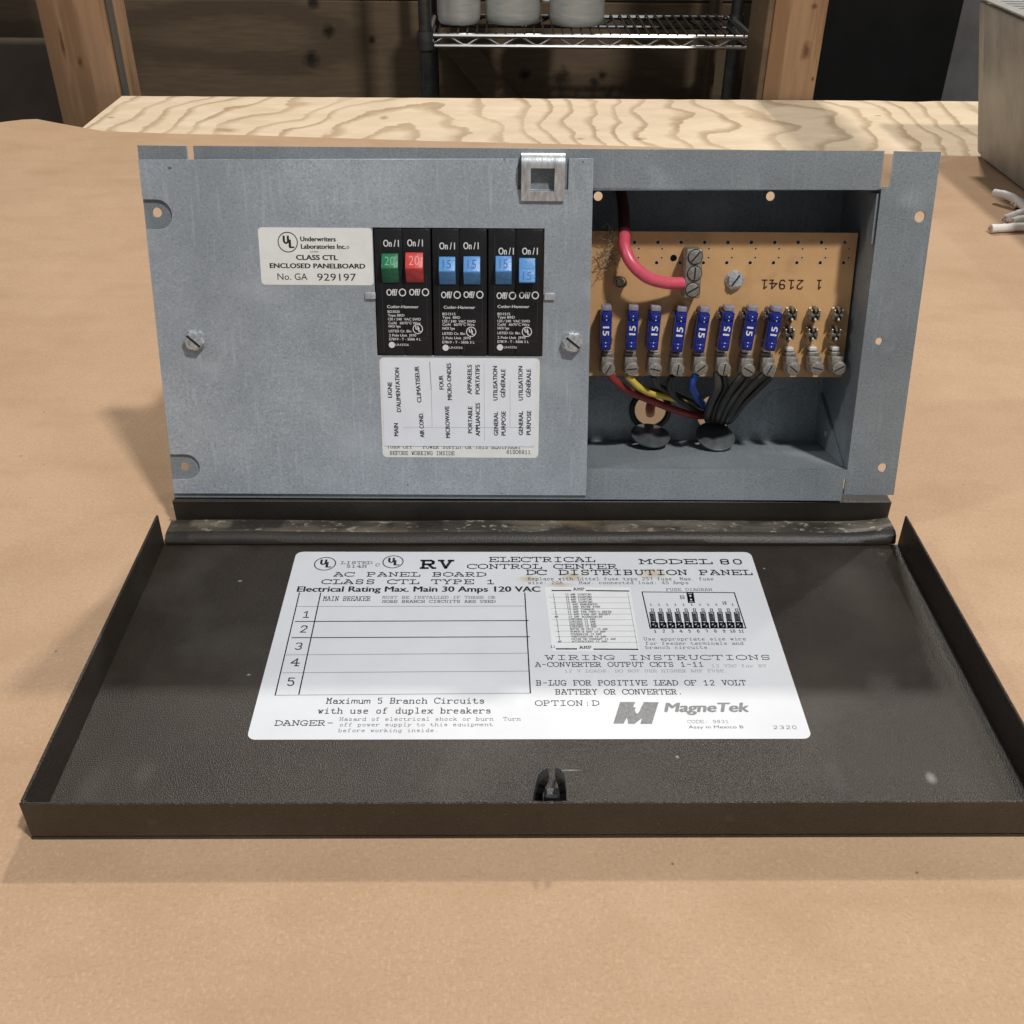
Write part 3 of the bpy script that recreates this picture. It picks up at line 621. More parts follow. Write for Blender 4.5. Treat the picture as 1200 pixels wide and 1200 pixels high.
# fuse diagram
bxp = [(508, 180), (868, 183), (913, 321), (540, 322)]
ink.append(lines([(a2(*bxp[i]), a2(*bxp[(i+1) % 4])) for i in range(4)], zp, .55))
S2('B', 657, 677, 207, 195, .14, mid)
def quad(x0, y0, x1, y1, w, s=0):
    p = [a2(x0, y0), a2(x1, y0), a2(x1+s, y1), a2(x0+s, y1)]; return lines([(p[i], p[(i+1) % 4]) for i in range(4)], zp, w)
ink.append(quad(684, 184, 706, 221, .7, 6)); ink.append(quad(688, 190, 703, 201, .9, 2)); ink.append(quad(691, 205, 706, 215, .9, 2))
for k in range(11):
    xa = 557+(888-557)*k/10; xm = 548+(878-548)*k/10; xt = 543+(863-543)*k/10
    ink.append(quad(xa-12, 302, xa+9, 318, 1.0, 2)); ink.append(lines([(a2(xa-7, 316), a2(xa+7, 304))], zp, 1.1))
    mid.append(quad(xm-10, 260, xm+8, 298, .55, 6)); mid.append(quad(xm-4, 266, xm+2, 292, .8, 5)); mid.append(quad(xm-5, 246, xm+3, 256, .4, 2))
    mid.append(tx(slab, '1', a2, xt-5, 233, a2, xt+5, 226, wt=.2)) if k != 9 else mid.append(tx(slab, '10', a2, xt-8, 229, a2, xt+8, 218, wt=.15))
    tn = str(k+1); xn = 560+(897-560)*k/10; mid.append(tx(slab, tn, a2, xn-5*len(tn), 338, a2, xn+5*len(tn), 328, wt=.17))
# fuse list insert
def a3(x, y): return GX(630+x/9.23, 690+y/9.225, ZL)
patch = put('label_insert', sheet([[a2(128, 162), a2(462, 162), a2(500, 412), a2(158, 412)]], zp-.05, zp+.03), M['patch'], lid)
zq = zp+.06
li, lg = [], []
rows = ['15 AMP LIGHTING', '15 AMP LIGHTING', '15 AMP LIGHTING', '15 AMP LIGHTING', '15 AMP RANGEHOOD', '15 AMP WATER PUMP', '15 AMP FURNACE', '15 AMP PWR VENT/L REFER', '15 AMP PLUG OUT RECEPT', '15 AMP ACCESSORIES',
        'LUMIERE 15 AMP', 'LUMIERE 15 AMP', 'LUMIERE 15 AMP', 'LUMIERE 15 AMP', 'HOTTE DE CUIS. 15 AMP', 'POMPE A EAU 15 AMP', 'FOURNAISE 15 AMP', 'VENTILATION 15 AMP', 'PRISE DE COURANT 15 AMP', 'ACCESSOIRES 15 AMP']
wd = [580, 585, 590, 592, 648, 680, 610, 800, 785, 700, 625, 630, 635, 640, 760, 738, 695, 745, 850, 755]
for i, t_ in enumerate(rows):
    y = 74+i*26.8; x0 = 300+i*3.8
    li.append(slab(t_, a3(x0, y), (a3(wd[i], y)[0], a3(x0, y)[1]), a3(x0, y-17)[1]-a3(x0, y)[1], zq, .17))
    nlab = str(i % 10+1) if i % 10 != 9 else 'AUX'
    xn = 172+i*3.6; li.append(slab(nlab, a3(xn-6*len(nlab), y), (a3(xn+6*len(nlab), y)[0], a3(xn, y)[1]), a3(xn, y-17)[1]-a3(xn, y)[1], zq, .17))
for k in range(9): lg.append(lines([(a3(120+k*11, 95+k*61), a3(975+k*13, 95+k*61))], zq-.02, .25))
lg.append(lines([(a3(975, 50), a3(1080, 640))], zq-.02, .25))
li.append(lines([(a2(158, 175), a2(228, 175)), (a2(292, 175), a2(455, 177)), (a2(175, 403), a2(250, 403)), (a2(322, 404), a2(490, 405))], zq, .9))
li.append(tx(slab, 'AMP', a2, 240, 174, a2, 284, 165, z=zq, wt=.2)); li.append(tx(slab, 'AMP', a2, 264, 402, a2, 312, 392, z=zq, wt=.2)); li.append(tx(slab, '11', a2, 150, 398, a2, 170, 390, z=zq, wt=.15))
# logo
LG = lambda x, y: GX(710+x/6.316, 810+y/6.316, ZL)
lo = [fillpoly([LG(*p) for p in [(55, 242), (105, 82), (218, 82), (200, 118), (222, 124), (212, 140), (228, 170), (238, 165), (250, 150), (262, 118), (275, 98), (280, 82), (390, 84), (340, 244), (255, 244), (268, 200), (212, 244), (165, 243), (156, 196), (130, 242)]], zp),
      tx(sans, 'MagneTek', LG, 430, 154, LG, 1058, 86, bold=.12, shear=.25)]
put('print', join(ink), M['ink'], lid); put('print', join(mid), M['ink_mid'], lid); put('print', join(grey), M['ink_grey'], lid); put('ruled_line', join(thin), M['line_grey'], lid)
put('insert_print', join(li), M['ink_mid'], lid); put('insert_line', join(lg), M['line_grey'], lid); put('logo', join(lo), M['logo'], lid)

# catch at the lid's front
g = MB()
def CK(x, y): p = YX(x, y, -LD+.009); return Vector((p.x, 0, p.z))
for outer, inner in (([(625, 938), (628, 922), (631, 910), (636, 903), (641, 899)], [(636, 938), (636, 923), (640, 913), (642, 908), (643, 901)]),
                     ([(664, 938), (663, 920), (661, 908), (657, 902), (652, 899)], [(653, 938), (655, 921), (653, 911), (651, 906), (650, 901)])):
    P = [CK(*p) for p in outer]; Q = [CK(*p) for p in inner]
    P = [Vector((P[0].x, 0, .002))]+P; Q = [Vector((Q[0].x, 0, .002))]+Q
    for i in range(len(P)-1):
        g.prism([(P[i].x, P[i].z), (P[i+1].x, P[i+1].z), (Q[i+1].x, Q[i+1].z), (Q[i].x, Q[i].z)], -LD+.0075-.0006*i, -LD+.0112-.0006*i, lambda p, a: (p[0], a, p[1]))
A = CK(636, 938); B = CK(655, 914)
g.box(A.x, B.x, -LD+.0015, -LD+.0060, .002, B.z, .0008)
g.box(A.x+.0022, B.x-.0022, -LD+.006, -LD+.0085, .004, B.z-.003, .0006)
g.box(A.x-.006, B.x+.006, -LD+.0013, -LD+.0045, .002, LH-.006, .0005)
bmesh.ops.remove_doubles(g.b, verts=g.b.verts, dist=.00001)
put('catch', g.mesh(), M['catch'], root, RT, label='black plastic catch at the lid front')
A = CK(648, 925); put('catch_spring', MB().tube([(A.x, -LD+.011, .012), (A.x+.0006, -LD+.0125, A.z), (A.x+.002, -LD+.010, A.z+.006)], .0006, 6).mesh(), M['clip'], root, RT)
p = GX(672, 909, 1.8); q = GX(662, 908, 1.8)

# ---------------- hinge and brown foot strip
x0, x1 = .0015, LW-.0025
prof = [(.0150, .0058), (.0060, .0060), (.0030, .0058), (.0008, .0046), (-.0004, .0030), (-.0004, .0020), (.0012, .0019), (.0030, .0040), (.0150, .0045)]
g = MB(); n = 60; rings = []
for i in range(n+1):
    s = i/n; x = x0+(x1-x0)*s; dz = .0007*noise.noise(Vector((s*5, 0, 0)))+(.0022*max(0, (s-.94)/.06)**2)
    rings.append([g.b.verts.new((x, yy+(.010*max(0, (s-.975)/.025) if yy > .01 else 0)*0, zz+(dz if zz > .0045 else dz*.3))) for yy, zz in prof])
for a, b in zip(rings, rings[1:]):
    for k in range(len(prof)): g.b.faces.new((a[k], a[(k+1) % len(prof)], b[(k+1) % len(prof)], b[k]))
g.b.faces.new(rings[0]); g.b.faces.new(rings[-1][::-1])
hg = put('hinge', g.mesh(), M['hinge'], root, RT, label='dirt covered hinge strip')
g = MB(); rings = []
for i in range(n+1):
    s = i/n; x = x0+.0005+(x1-x0-.001)*s; dz = .0007*noise.noise(Vector((s*5, 0, 0)))+(.0022*max(0, (s-.94)/.06)**2)
    rings.append([g.b.verts.new((x, yy-.0003, zz+.0003+(dz if zz > .004 else dz*.3))) for yy, zz in [(.0046, .0060), (.0028, .0059), (.0005, .0047), (-.0008, .0030), (-.0008, .0018), (-.0004, .0018), (-.0002, .0030), (.0010, .0044), (.0030, .0055), (.0046, .0056)]])
for a, b in zip(rings, rings[1:]):
    for q_ in range(10): g.b.faces.new((a[q_], a[(q_+1) % 10], b[(q_+1) % 10], b[q_]))
g.b.faces.new(rings[0]); g.b.faces.new(rings[-1][::-1])
put('rolled_lip', g.mesh(), M['brown_plain'], hg)
g = MB()
g.box(.0030, .3715, .0168, .0180, .0010, .0164, .0004)
put('foot_strip', g.mesh(), M['brown_plain'], root, RT, label='dark brown strip under the panel')
put('foot_rail', MB().box(.0034, .3712, .0182, .0300, .0150, .0163, .0003).mesh(), M['brown_plain'], root, RT)

# ---------------- steel enclosure
OP = dict(u0=20, u1=342.5, v0=16.8, v1=152.6)
outer = [(.3, 0.4), (341.2, .4), (341.2, 12), (341.9, 12), (341.9, 3.6), (367.6, 3.6), (368, 169.6), (346.4, 169.8), (346.4, 154.2), (341.9, 154.2), (341.9, 169.8), (25.6, 169.8), (25.6, 150), (22.8, 150), (22.8, 169.8), (.3, 169.8)]
opening = [(OP['u0'], OP['v0']), (OP['u1'], OP['v0']), (OP['u1'], 153.2), (340, OP['v1']), (OP['u0'], OP['v1'])]
fh = [circ(6.2, 140.4, 2.2), circ(6.9, 16.8, 2.2), circ(362.1, 140.9, 2.5), circ(350.2, 82.4, 1.7), circ(359.9, 18.3, 2.2)]
D = 56
enc = [sheet([outer, opening]+fh, -1.2, 0, bev=.12)]
g = MB(); k = .001
g.box(20*k, 343.6*k, 153*k, 154.1*k, -D*k, -1.3*k)
g.box(20*k, 343.6*k, 15.4*k, 16.6*k, -D*k, -1.3*k)
g.box(342.7*k, 343.8*k, 16.8*k, 152.8*k, -D*k, -1.3*k)
g.box(18.8*k, 19.9*k, 16.8*k, 152.8*k, -D*k, -1.3*k)
# folded corner gusset at the bottom right and the top right flap
g.prism([(16.9, -D+.5), (16.9, -6), (44, -D+.5)], 341.2, 342.4, lambda p, a: (a*k, p[0]*k, p[1]*k))
g.prism([(151, -1.5), (128, -1.5), (130, -9), (151, -13)], 341.2, 342.4, lambda p, a: (a*k, p[0]*k, p[1]*k))
enc.append(g.mesh())
h1 = PX(762, 480, -D); h2 = PX(838, 484, -D); h3 = PX(914, 477, -D); t1 = PX(701, 230, -D); t2 = PX(903, 230, -D)
enc.append(sheet([[(20, 15.5), (343.5, 15.5), (343.5, 154), (20, 154)], circ(*h1, 9.8), circ(*h2, 10.2), circ(*t1, 2.3), circ(*t2, 2.3), circ(h3[0], h3[1], 10.16)], -D-1.2, -D))
E_ = put('enclosure', join(enc, 'enclosure'), M['galv2'], root, PR, label='galvanised steel box with punched flanges')
put('knockout', sheet([circ(h3[0], h3[1], 10.1, 32)], -D-.9, -D+.15, bev=.15), M['galv2'], E_)
dimp = PX(964, 531, -40)
put('dimple', MB().cyl((0, 0, 0), .0022, .0006, 16, r2=.0012, T=Matrix.Translation((341.1*k, 26*k, -38*k)) @ Matrix.Rotation(R(-90), 4, 'Y')).mesh(), M['screw'], E_)
g = MB()
for kk in range(1): g.tube([(h1[0]*k+.0101*math.cos(a*math.pi/18), h1[1]*k+.0101*math.sin(a*math.pi/18), -D*k+.0006) for a in range(37)], .0016, 8)
put('grommet', g.mesh(), M['wire_black'], E_)
M['ko'] = mat('shade_darkened_knockout_steel', (.085, .097, .102), .38, .4, (.13, .145, .15), 200, rvar=.06)  # steel colour darkened to carry the shade on the tilted discs
def disc(px_, py_, n, tilt, ry=0):
    u, v = PX(px_, py_, n)
    T = Matrix.Translation((u*k, v*k, n*k)) @ Matrix.Rotation(R(tilt), 4, 'X') @ Matrix.Rotation(R(ry), 4, 'Y')
    me = MB().cyl((0, 0, 0), .0107, .0010, 40, bev=.0003).mesh(); me.transform(Matrix.Translation((0, 0, 0)))
    return put('bent_knockout', me, M['ko'], E_, T)
disc(762, 511, -43, -70, 4); disc(838, 512, -41, -60, 4)

# cover plate
bw0, bw1, bv0, bv1 = 106.3, 186.6, 74.3, 134.4
def unotch(v0, v1, d):
    r = (v1-v0)/2; o = [(0.6, v0)]
    for a in range(-90, 91, 15): o.append((d-r+r*math.cos(R(a)), (v0+v1)/2+r*math.sin(R(a))))
    return o+[(0.6, v1)]
cov = [(.6, 3.0)]+unotch(10.6, 23.6, 15)+unotch(132.8, 146.2, 13.5)+[(.4, 163.7), (174.0, 165.3), (174.0, 151.9), (197.2, 151.9), (197.2, 165.6), (208.4, 165.7), (210.2, 3.0)]
cv = put('cover_plate', sheet([cov, [(bw0, bv0), (bw1, bv0), (bw1, bv1), (bw0, bv1)]], .15, 1.35, bev=.15), M['galv'], root, PR, label='front plate over the breakers')
cc = 1.35
# sticker upper left
def b1(x, y): return PX(150+x/4, 150+y/4, cc)
c = [b1(604, 467), b1(1140, 467), b1(1155, 737), b1(632, 735)]
s1 = put('sticker', sheet([rrect(c[0][0]+.4, (c[2][1]+c[3][1])/2, c[1][0]+.3, (c[0][1]+c[1][1])/2, 1.8)], cc+.02, cc+.12), M['sticker'], cv)
z1 = cc+.17; pr = []
pr += certmark(b1(749, 535), 4.7, z1, .09)
def T1(t, x0, x1, yb, yt, **kw): pr.append(tx(sans, t, b1, x0, yb, b1, x1, yt, z=z1, **kw))
T1('Underwriters', 808, 972, 530, 508, bold=.10); T1('Laboratories Inc.', 811, 1020, 565, 543, bold=.10); T1('LISTED', 855, 893, 583, 577)
pr.append(ring(b1(1031, 559), .42, .65, z1, 16))
T1('CLASS CTL', 788, 982, 617, 594, bold=.12); T1('ENCLOSED PANELBOARD', 665, 1110, 655, 633, bold=.12); T1('No. GA', 702, 842, 711, 680); T1('929197', 888, 1070, 715, 681)
put('sticker_print', join(pr), M['ink'], cv)
# circuit sticker below the breakers
def b2(x, y): return PX(430+x/4.4444, 400+y/4.4444, cc)
c = [b2(57, 82), b2(900, 82), b2(893, 602), b2(90, 608)]
sl, sr = (c[0][0]+c[3][0])/2, (c[1][0]+c[2][0])/2
put('sticker', sheet([rrect(sl, (c[2][1]+c[3][1])/2, sr, (c[0][1]+c[1][1])/2-.4, 2.2)], cc+.02, cc+.12), M['sticker'], cv, label='lower sticker with a yellowish base')
put('overlay_sticker', sheet([rrect(sl+1.0, b2(500, 546)[1], sr-1.8, (c[0][1]+c[1][1])/2-1.0, .8)], cc+.28, cc+.36), M['overlay'], cv, label='white strip naming the circuits')
z2 = cc+.41; pr = []
def TR(t, x0, y0, x1, y1, cap=22, z=z2, bold=.0):
    p0 = b2(x0, y0); p1 = b2(x1, y1); w = abs(b2(x0+cap, y0)[0]-p0[0]); pr.append(sans(t, p0, p1, w, z, .09))
for a in [('LIGNE', 130, 293, 130, 213), ("D'ALIMENTATION", 178, 367, 167, 138), ('MAIN', 164, 493, 162, 427), ('CLIMATISEUR', 284, 318, 270, 130), ('AIR COND.', 299, 500, 292, 372), ('FOUR', 400, 250, 396, 178),
          ('MICRO-ONDES', 442, 305, 437, 115), ('MICROWAVE', 433, 502, 428, 338), ('APPAREILS', 545, 275, 545, 123), ('PORTATIFS', 587, 275, 587, 123), ('PORTABLE', 548, 478, 548, 340), ('APPLIANCES', 588, 493, 588, 322),
          ('UTILISATION', 680, 307, 678, 130), ('GÉNÉRALE', 720, 292, 720, 145), ('GENERAL', 683, 490, 682, 367), ('PURPOSE', 722, 490, 722, 365), ('UTILISATION', 812, 307, 810, 130), ('GÉNÉRALE', 852, 290, 853, 145), ('GENERAL', 812, 488, 812, 365), ('PURPOSE', 852, 487, 855, 362)]:
    TR(*a)
def T2(t, x0, x1, yb, yt, z): pr.append(tx(slab, t, b2, x0, yb, b2, x1, yt, z=z, wt=.13))
T2('BEFORE WORKING INSIDE', 120, 455, 590, 572, cc+.17); T2('81SO6811', 727, 852, 585, 567, cc+.17)
T2('TURN OFF   POWER SUPPLY OR THIS EQUIPMENT', 105, 800, 556, 538, cc+.17)
put('sticker_print', join(pr), M['ink'], cv)
put('ruled_line', join([lines([(b2(327, 108), b2(335, 250))], z2, .35), lines([(b2(335, 250), b2(340, 445))], z2, .15), lines([(b2(190, 449), b2(870, 447))], z2, .12), lines([(b2(745, 200), b2(745, 440))], z2, .12), lines([(b2(610, 120), b2(612, 520))], z2, .12)]), M['line_grey'], cv)
# bent tabs either side of the breakers
for x, y in ((434, 346), (644, 347)):
    u, v = PX(x, y, 2); g = MB().box((u-2.6)*k, (u+2.6)*k, (v-1.9)*k, (v+1.5)*k, 1.3*k, 2.7*k, .0006, seg=2)
    put('retaining_tab', g.mesh(), M['clip'], root, PR)

# breakers
BZ = 1.9
def b3(x, y, n=BZ): return PX(430+x/4.4444, 250+y/4.4444, n)
txt = [['BD3020', 'Type BRD', '120 / 240  VAC SWD', 'Cu/Al   60/75°C Wire', 'HACR Type', 'LISTED Cir. Bkr.', '2 Pole Unit  J970', 'E7819 - T - 5606 4 L'], ['BD1515', 'Type  BRD', '120 / 240  VAC SWD', 'Cu/Al   60/75°C Wire', 'HACR Type', 'LISTED Cir. Bkr.', '2 Pole Unit  J970', 'E7819 - T - 5606 3 L'], ['BD1515', 'Type BRD', '120 / 240  VAC SWD', 'Cu/Al   60/75°C Wire', 'HACR Type', 'LISTED Cir. Bkr.', '2 Pole Unit  J970', 'E7819 - T - 5606 3 L']]
ends = [[170, 195, 280, 278, 175, 235, 256, 280], [460, 485, 565, 560, 457, 515, 540, 560], [745, 770, 848, 845, 740, 800, 825, 842]]
yy = [[518, 537, 557, 577, 594, 619, 641, 661], [530, 548, 568, 585, 605, 632, 655, 677], [530, 547, 567, 585, 604, 629, 653, 674]]
togs = [[(73, 165, 210, 285, 362, 'green'), (197, 295, 205, 285, 360, 'red')], [(372, 463, 227, 300, 370, 'blue'), (500, 593, 225, 303, 370, 'blue')], [(667, 757, 223, 300, 370, 'blue'), (790, 880, 235, 293, 357, 'blue')]]
onx = [[(85, 165, 173), (210, 290, 171)], [(377, 457, 187), (502, 580, 186)], [(685, 763, 214), (808, 888, 214)]]
ofx = [[(102, 200, 428), (220, 320, 427)], [(386, 485, 441), (503, 603, 440)], [(675, 773, 445), (792, 892, 443)]]
ch = [(105, 268, 493), (400, 563, 496), (680, 845, 492)]
ulc = [(265, 602), (543, 617), (833, 617)]; csa = [(130, 685), (410, 700), (693, 698)]
names = ['left breaker with a green and a red toggle', 'middle breaker with two blue toggles both on', 'right breaker with two blue toggles, the last one off']
us = [bw0+.2, 133.6, 160.0, bw1-.2]
for b in range(3):
    u0, u1 = us[b]+.35, us[b+1]-.35; um = (u0+u1)/2
    g = MB()
    g.box(u0*k, (um-.12)*k, (bv0+.3)*k, (bv1-.4)*k, -20*k, BZ*k, .0005, seg=2)
    g.box((um+.12)*k, u1*k, (bv0+.3)*k, (bv1-.4)*k, -20*k, BZ*k, .0005, seg=2)
    g.box(u0*k+.0004, u1*k-.0004, (bv0+.6)*k, (bv1-.8)*k, -20*k, (BZ-.5)*k)
    # raised bed round the toggles
    br = put('breaker', g.mesh(), M['black'], root, PR, label=names[b])
    wp = []
    for i in range(2):
        X0, X1, Yt, Ym, Yb, cn = togs[b][i]
        off = (b == 2 and i == 1)
        nr = 7.2 if not off else 5.2
        ua, vt = b3(X0+3, Yt, 3.4 if not off else 4.4); ub, _ = b3(X1-3, Yt, 3.4); _, vm = b3(X0, Ym, nr); _, vb = b3(X0, Yb, 2.4)
        if off: vb = b3(X0, Yb, 4.6)[1]
        pf = [(vt, BZ-.8), (vt, 3.4 if not off else 4.2), (vm, nr), (vm-.5, nr-.05), (vb, 2.4 if not off else 6.4), (vb, BZ-.8)]
        if off: pf = [(vt, BZ-.8), (vt, 3.2), (vm, 4.6), (vb+.2, 7.2), (vb-.3, 6.6), (vb, BZ-.8)]
        tg = MB().prism(pf, ua, ub, lambda p, a: (a*k, p[0]*k, p[1]*k))
        bmesh.ops.bevel(tg.b, geom=list(tg.b.edges), offset=.00035, segments=2, affect='EDGES', profile=.5)
        put('toggle', tg.mesh(), M[cn], br, label=('%s toggle, ' % cn)+('switched off' if off else 'switched on'))
        # number moulded on the slanted face
        lo_, hi_ = ((vm, nr), (vt, 3.4)) if not off else ((vb+.2, 7.2), (vm, 4.6))
        d = Vector((0, hi_[0]-lo_[0], hi_[1]-lo_[1])); d.normalize(); L_ = math.hypot(hi_[0]-lo_[0], hi_[1]-lo_[1])
        nn = Vector((1, 0, 0)).cross(d)
        s_ = '20' if cn != 'blue' else '15'
        me = sans(s_, (-2.0 if cn == 'blue' else -2.4, 0), (2.0 if cn == 'blue' else 2.4, 0), L_*.62, 0, 0.0)
        T = Matrix((Vector((1, 0, 0)), d, nn)).transposed().to_4x4(); T.translation = Vector(((ua+ub)/2*k, lo_[0]*k, lo_[1]*k))+d*L_*.19*k+nn*.00008
        put('toggle_number', me, M['mark'][cn], br, T)
        x0_, x1_, yb_ = onx[b][i]; wp.append(tx(sans, 'On / I', b3, x0_, yb_, b3, x1_, yb_-36, z=BZ+.05, bold=.05))
        x0_, x1_, yb_ = ofx[b][i]; wp.append(tx(sans, 'Off/', b3, x0_, yb_, b3, x0_+(x1_-x0_)*.57, yb_-34, z=BZ+.05, bold=.05))
        cxx = b3(x1_-15, yb_-16); wp.append(ring(cxx, 1.25, 1.75, BZ+.05, 24, 1.05))
    x0_, x1_, yb_ = ch[b]; wp.append(tx(sans, 'Cutler-Hammer', b3, x0_, yb_, b3, x1_, yb_-15, z=BZ+.05, bold=.06))
    for j, s_ in enumerate(txt[b]):
        x0_ = (108, 393, 680)[b]+(j*1.2 if b == 0 else 0); wp.append(tx(sans, s_, b3, x0_, yy[b][j], b3, ends[b][j], yy[b][j]-13, z=BZ+.05, bold=.05))
    wp += certmark(b3(*ulc[b]), 2.45, BZ+.05, .16)
    cs = b3(*csa[b]); wp.append(ring(cs, .1, 1.5, BZ+.05, 20)); wp.append(tx(sans, 'LR43556', b3, csa[b][0]+20, csa[b][1]+5, b3, csa[b][0]+88, csa[b][1]-7, z=BZ+.05))
    put('breaker_print', join(wp), M['white_ink'], br)
    # inspection flap outline
    pa_ = b3(csa[b][0]+98, csa[b][1]+20); rr = [pa_, (pa_[0], pa_[1]+5), (um+11.3, pa_[1]+5)]
    M.setdefault('seam', mat('moulded_seam', (.05, .05, .05), .4))
    put('moulded_seam', lines([(rr[0], rr[1]), (rr[1], rr[2]), ((u0+3, bv1-4), (u0+3, bv0+2)), ((u1-2.2, bv1-22), (u1-2.2, bv0+10))], BZ+.03, .16), M['seam'], br)

# hex screws
def hexscrew(r=4.1):
    g = MB(); g.cyl((0, 0, 0), r*1.05*k, .8*k, 28, bev=.0002)
    g2 = MB(); g2.cyl((0, 0, .8*k), r*k, 3.2*k, 6, bev=.0008); 
    return g.mesh(), g2.mesh()
wmesh, hmesh = hexscrew(5.0)
smesh = MB().box(-.0040, .0040, -.00055, .00055, .0034, .00405).mesh()
for (x, y, rot) in ((228, 399, -42), (671, 401, -38)):
    u, v = PX(x, y, 3)
    T = PR @ Matrix.Translation((u*k, v*k, 1.36*k)) @ Matrix.Rotation(R(rot), 4, 'Z')
    s = put('hex_screw', hmesh, M['screw'], root, T); put('washer', wmesh, M['screw'], s); put('slot', smesh, M['dark'], s)

# spring latch at the top
a0 = PX(611, 200, 4)[0]; a1_ = PX(662, 200, 4)[0]
vb_ = PX(636, 235, 2.6)[1]
arc = [(vb_, 2.4), (vb_+.6, 2.2), (150.5, 3.2), (161.5, 5.2)]
for a in range(0, 181, 18): arc.append((162.2+4.2*math.sin(R(a))*1.15, 2.3+3.4*math.cos(R(a))))
arc += [(158, -1.6), (152, -1.6)]
g = MB(); wl, wr = PX(622, 200, 4)[0], PX(650, 200, 4)[0]; wv1, wv0 = PX(636, 196, 4)[1], PX(636, 224, 3)[1]
def strip(ua, ub, P, th=.9):
    L_ = [Vector((p[0], p[1])) for p in P]; o = []
    for i, p in enumerate(L_):
        t_ = (L_[min(i+1, len(L_)-1)]-L_[max(i-1, 0)]).normalized(); o.append(p+Vector((t_.y, -t_.x))*-th)
    g.prism([tuple(p) for p in L_]+[tuple(p) for p in o[::-1]], ua, ub, lambda p, a: (a*k, p[0]*k, p[1]*k))
lowv = lambda v: 2.3+(v-150)*.25+.2
strip(a0, a1_, [(vb_, lowv(vb_)), (wv0, lowv(wv0))])
strip(a0, wl, [(wv0, lowv(wv0)), (wv1, lowv(wv1))]); strip(wr, a1_, [(wv0, lowv(wv0)), (wv1, lowv(wv1))])
top_ = [(wv1, lowv(wv1))]+[(p[0], p[1]) for p in arc[4:]]
strip(a0, a1_, top_)
lt = put('latch', g.mesh(sm=50), M['clip'], root, PR, label='bright bent spring latch with a square window')
put('latch_back', MB().box((a0+.5)*k, (a1_-.5)*k, 150*k, 166*k, .1*k, .8*k, .0002).mesh(), M['galv2'], lt)

# ---------------- circuit board
BN = -22
ptr = PX(1003, 273, BN); pbr = PX(989, 442, BN)
pr_u = (ptr[0]+pbr[0])/2
holes = []; rings_ = []
for i in range(10):
    X = 743.6+27.4*i
    for j, (dx, y, r_) in enumerate(((0, 284, .95), (5.0, 291.5, .45), (4.5, 302, .45), (-1.5, 308, .85))):
        hx = PX(X+dx, y, BN); holes.append(circ(hx[0], hx[1], r_, 14)); rings_.append(ring(hx, r_+.02, r_+.32, BN+.04, 16))
hx = PX(789.3, 302.6, BN); holes.append(circ(*hx, 1.7, 18)); rings_.append(ring(hx, 1.75, 2.15, BN+.04, 20))
bd = put('circuit_board', sheet([[(180, pbr[1]), (pr_u, pbr[1]), (pr_u, ptr[1]), (180, ptr[1])]]+holes, BN-1.6, BN), M['pcb'], root, PR, label='tan circuit board carrying the fuses')
put('solder_ring', join(rings_), M['solder'], bd)
z = BN+.05
pm = []
def TU(t, xr_, xl_, yt, yb):       # upside-down print: baseline on top
    p0 = PX(xr_, yt, z); p1 = PX(xl_, yt, z); cap = p0[1]-PX(xr_, yb, z)[1]; pm.append(slab(t, p0, (p1[0], p0[1]), cap, z, .17))
TU('21941', 870+668/9.23, 870+200/9.23, 310+172/9.23, 310+265/9.23); TU('1', 870+862/9.23, 870+803/9.23, 310+172/9.23, 310+268/9.23)
M['print_dark'] = mat('dark_red_print', (.05, .012, .012), .6); put('board_print', join(pm), M['print_dark'], bd)
# standoffs
for u, v in ((205, 125), (336, 125), (336, 64), (262, 64)):
    put('standoff', MB().cyl((u*k, v*k, (-D+.1)*k), .003, (D+BN-1.8)*k, 14).mesh(), M['lug'], bd)
# mounting bolt
u, v = PX(862, 329, BN+3); T = PR @ Matrix.Translation((u*k, v*k, (BN+.1)*k))
s = put('board_bolt', MB().cyl((0, 0, 0), .0047, .0008, 24, bev=.0002).cyl((0, 0, .0008), .0038, .0024, 6, bev=.0006).mesh(), M['screw'], root, T)
put('slot', MB().box(-.0032, .0032, -.0004, .0004, .003, .0034, T=Matrix.Rotation(R(55), 4, 'Z')).mesh(), M['dark'], s)
u, v = PX(727, 328, BN+3); g = MB()
for i in range(5): g.tube([((u+3.0*math.cos(a*.52))*k, (v+2.6*math.sin(a*.52)-1)*k, (BN+1.2+i*.9+a*.07)*k) for a in range(13)], .00035, 6)
g.cyl((u*k, (v-1)*k, BN*k), .0018, .004, 12)
put('coil_spring', g.mesh(), M['lug'], root, PR)

# fuses, clips and terminal lugs
def q2(x, y, n): return PX(690+x/7.5, 340+y/7.5, n)
def q3(x, y, n): return PX(840+x/7.5, 340+y/7.5, n)
FZ = BN+11
fz = [(q2, 152, 185, 530, 0, -1), (q2, 382, 185, 530, -3, 1), (q2, 577, 190, 530, -6, 1), (q2, 797, 195, 545, -9, 1), (q2, 995, 200, 550, -12, -1), (q3, 85, 190, 535, -12, 1), (q3, 290, 190, 530, -12, -1), (q3, 502, 195, 535, -14, 1)]
body = MB(); body.box(-.0026, .0026, -.0090, .0086, -.0095, 0, .0007, seg=2); body.box(-.0022, .0022, -.0080, -.0050, -.0001, .0009, .0004); body.box(-.0022, .0022, .0050, .0075, -.0001, .0009, .0004)
body = body.mesh()
head = MB().box(-.0023, .0023, .0087, .0112, -.0085, -.0006, .0007, seg=2).mesh()
blade = MB().box(-.0004, .0004, -.0085, -.0040, -.0110, -.0094).box(-.0004, .0004, .0040, .0085, -.0110, -.0094).mesh()
num = {}
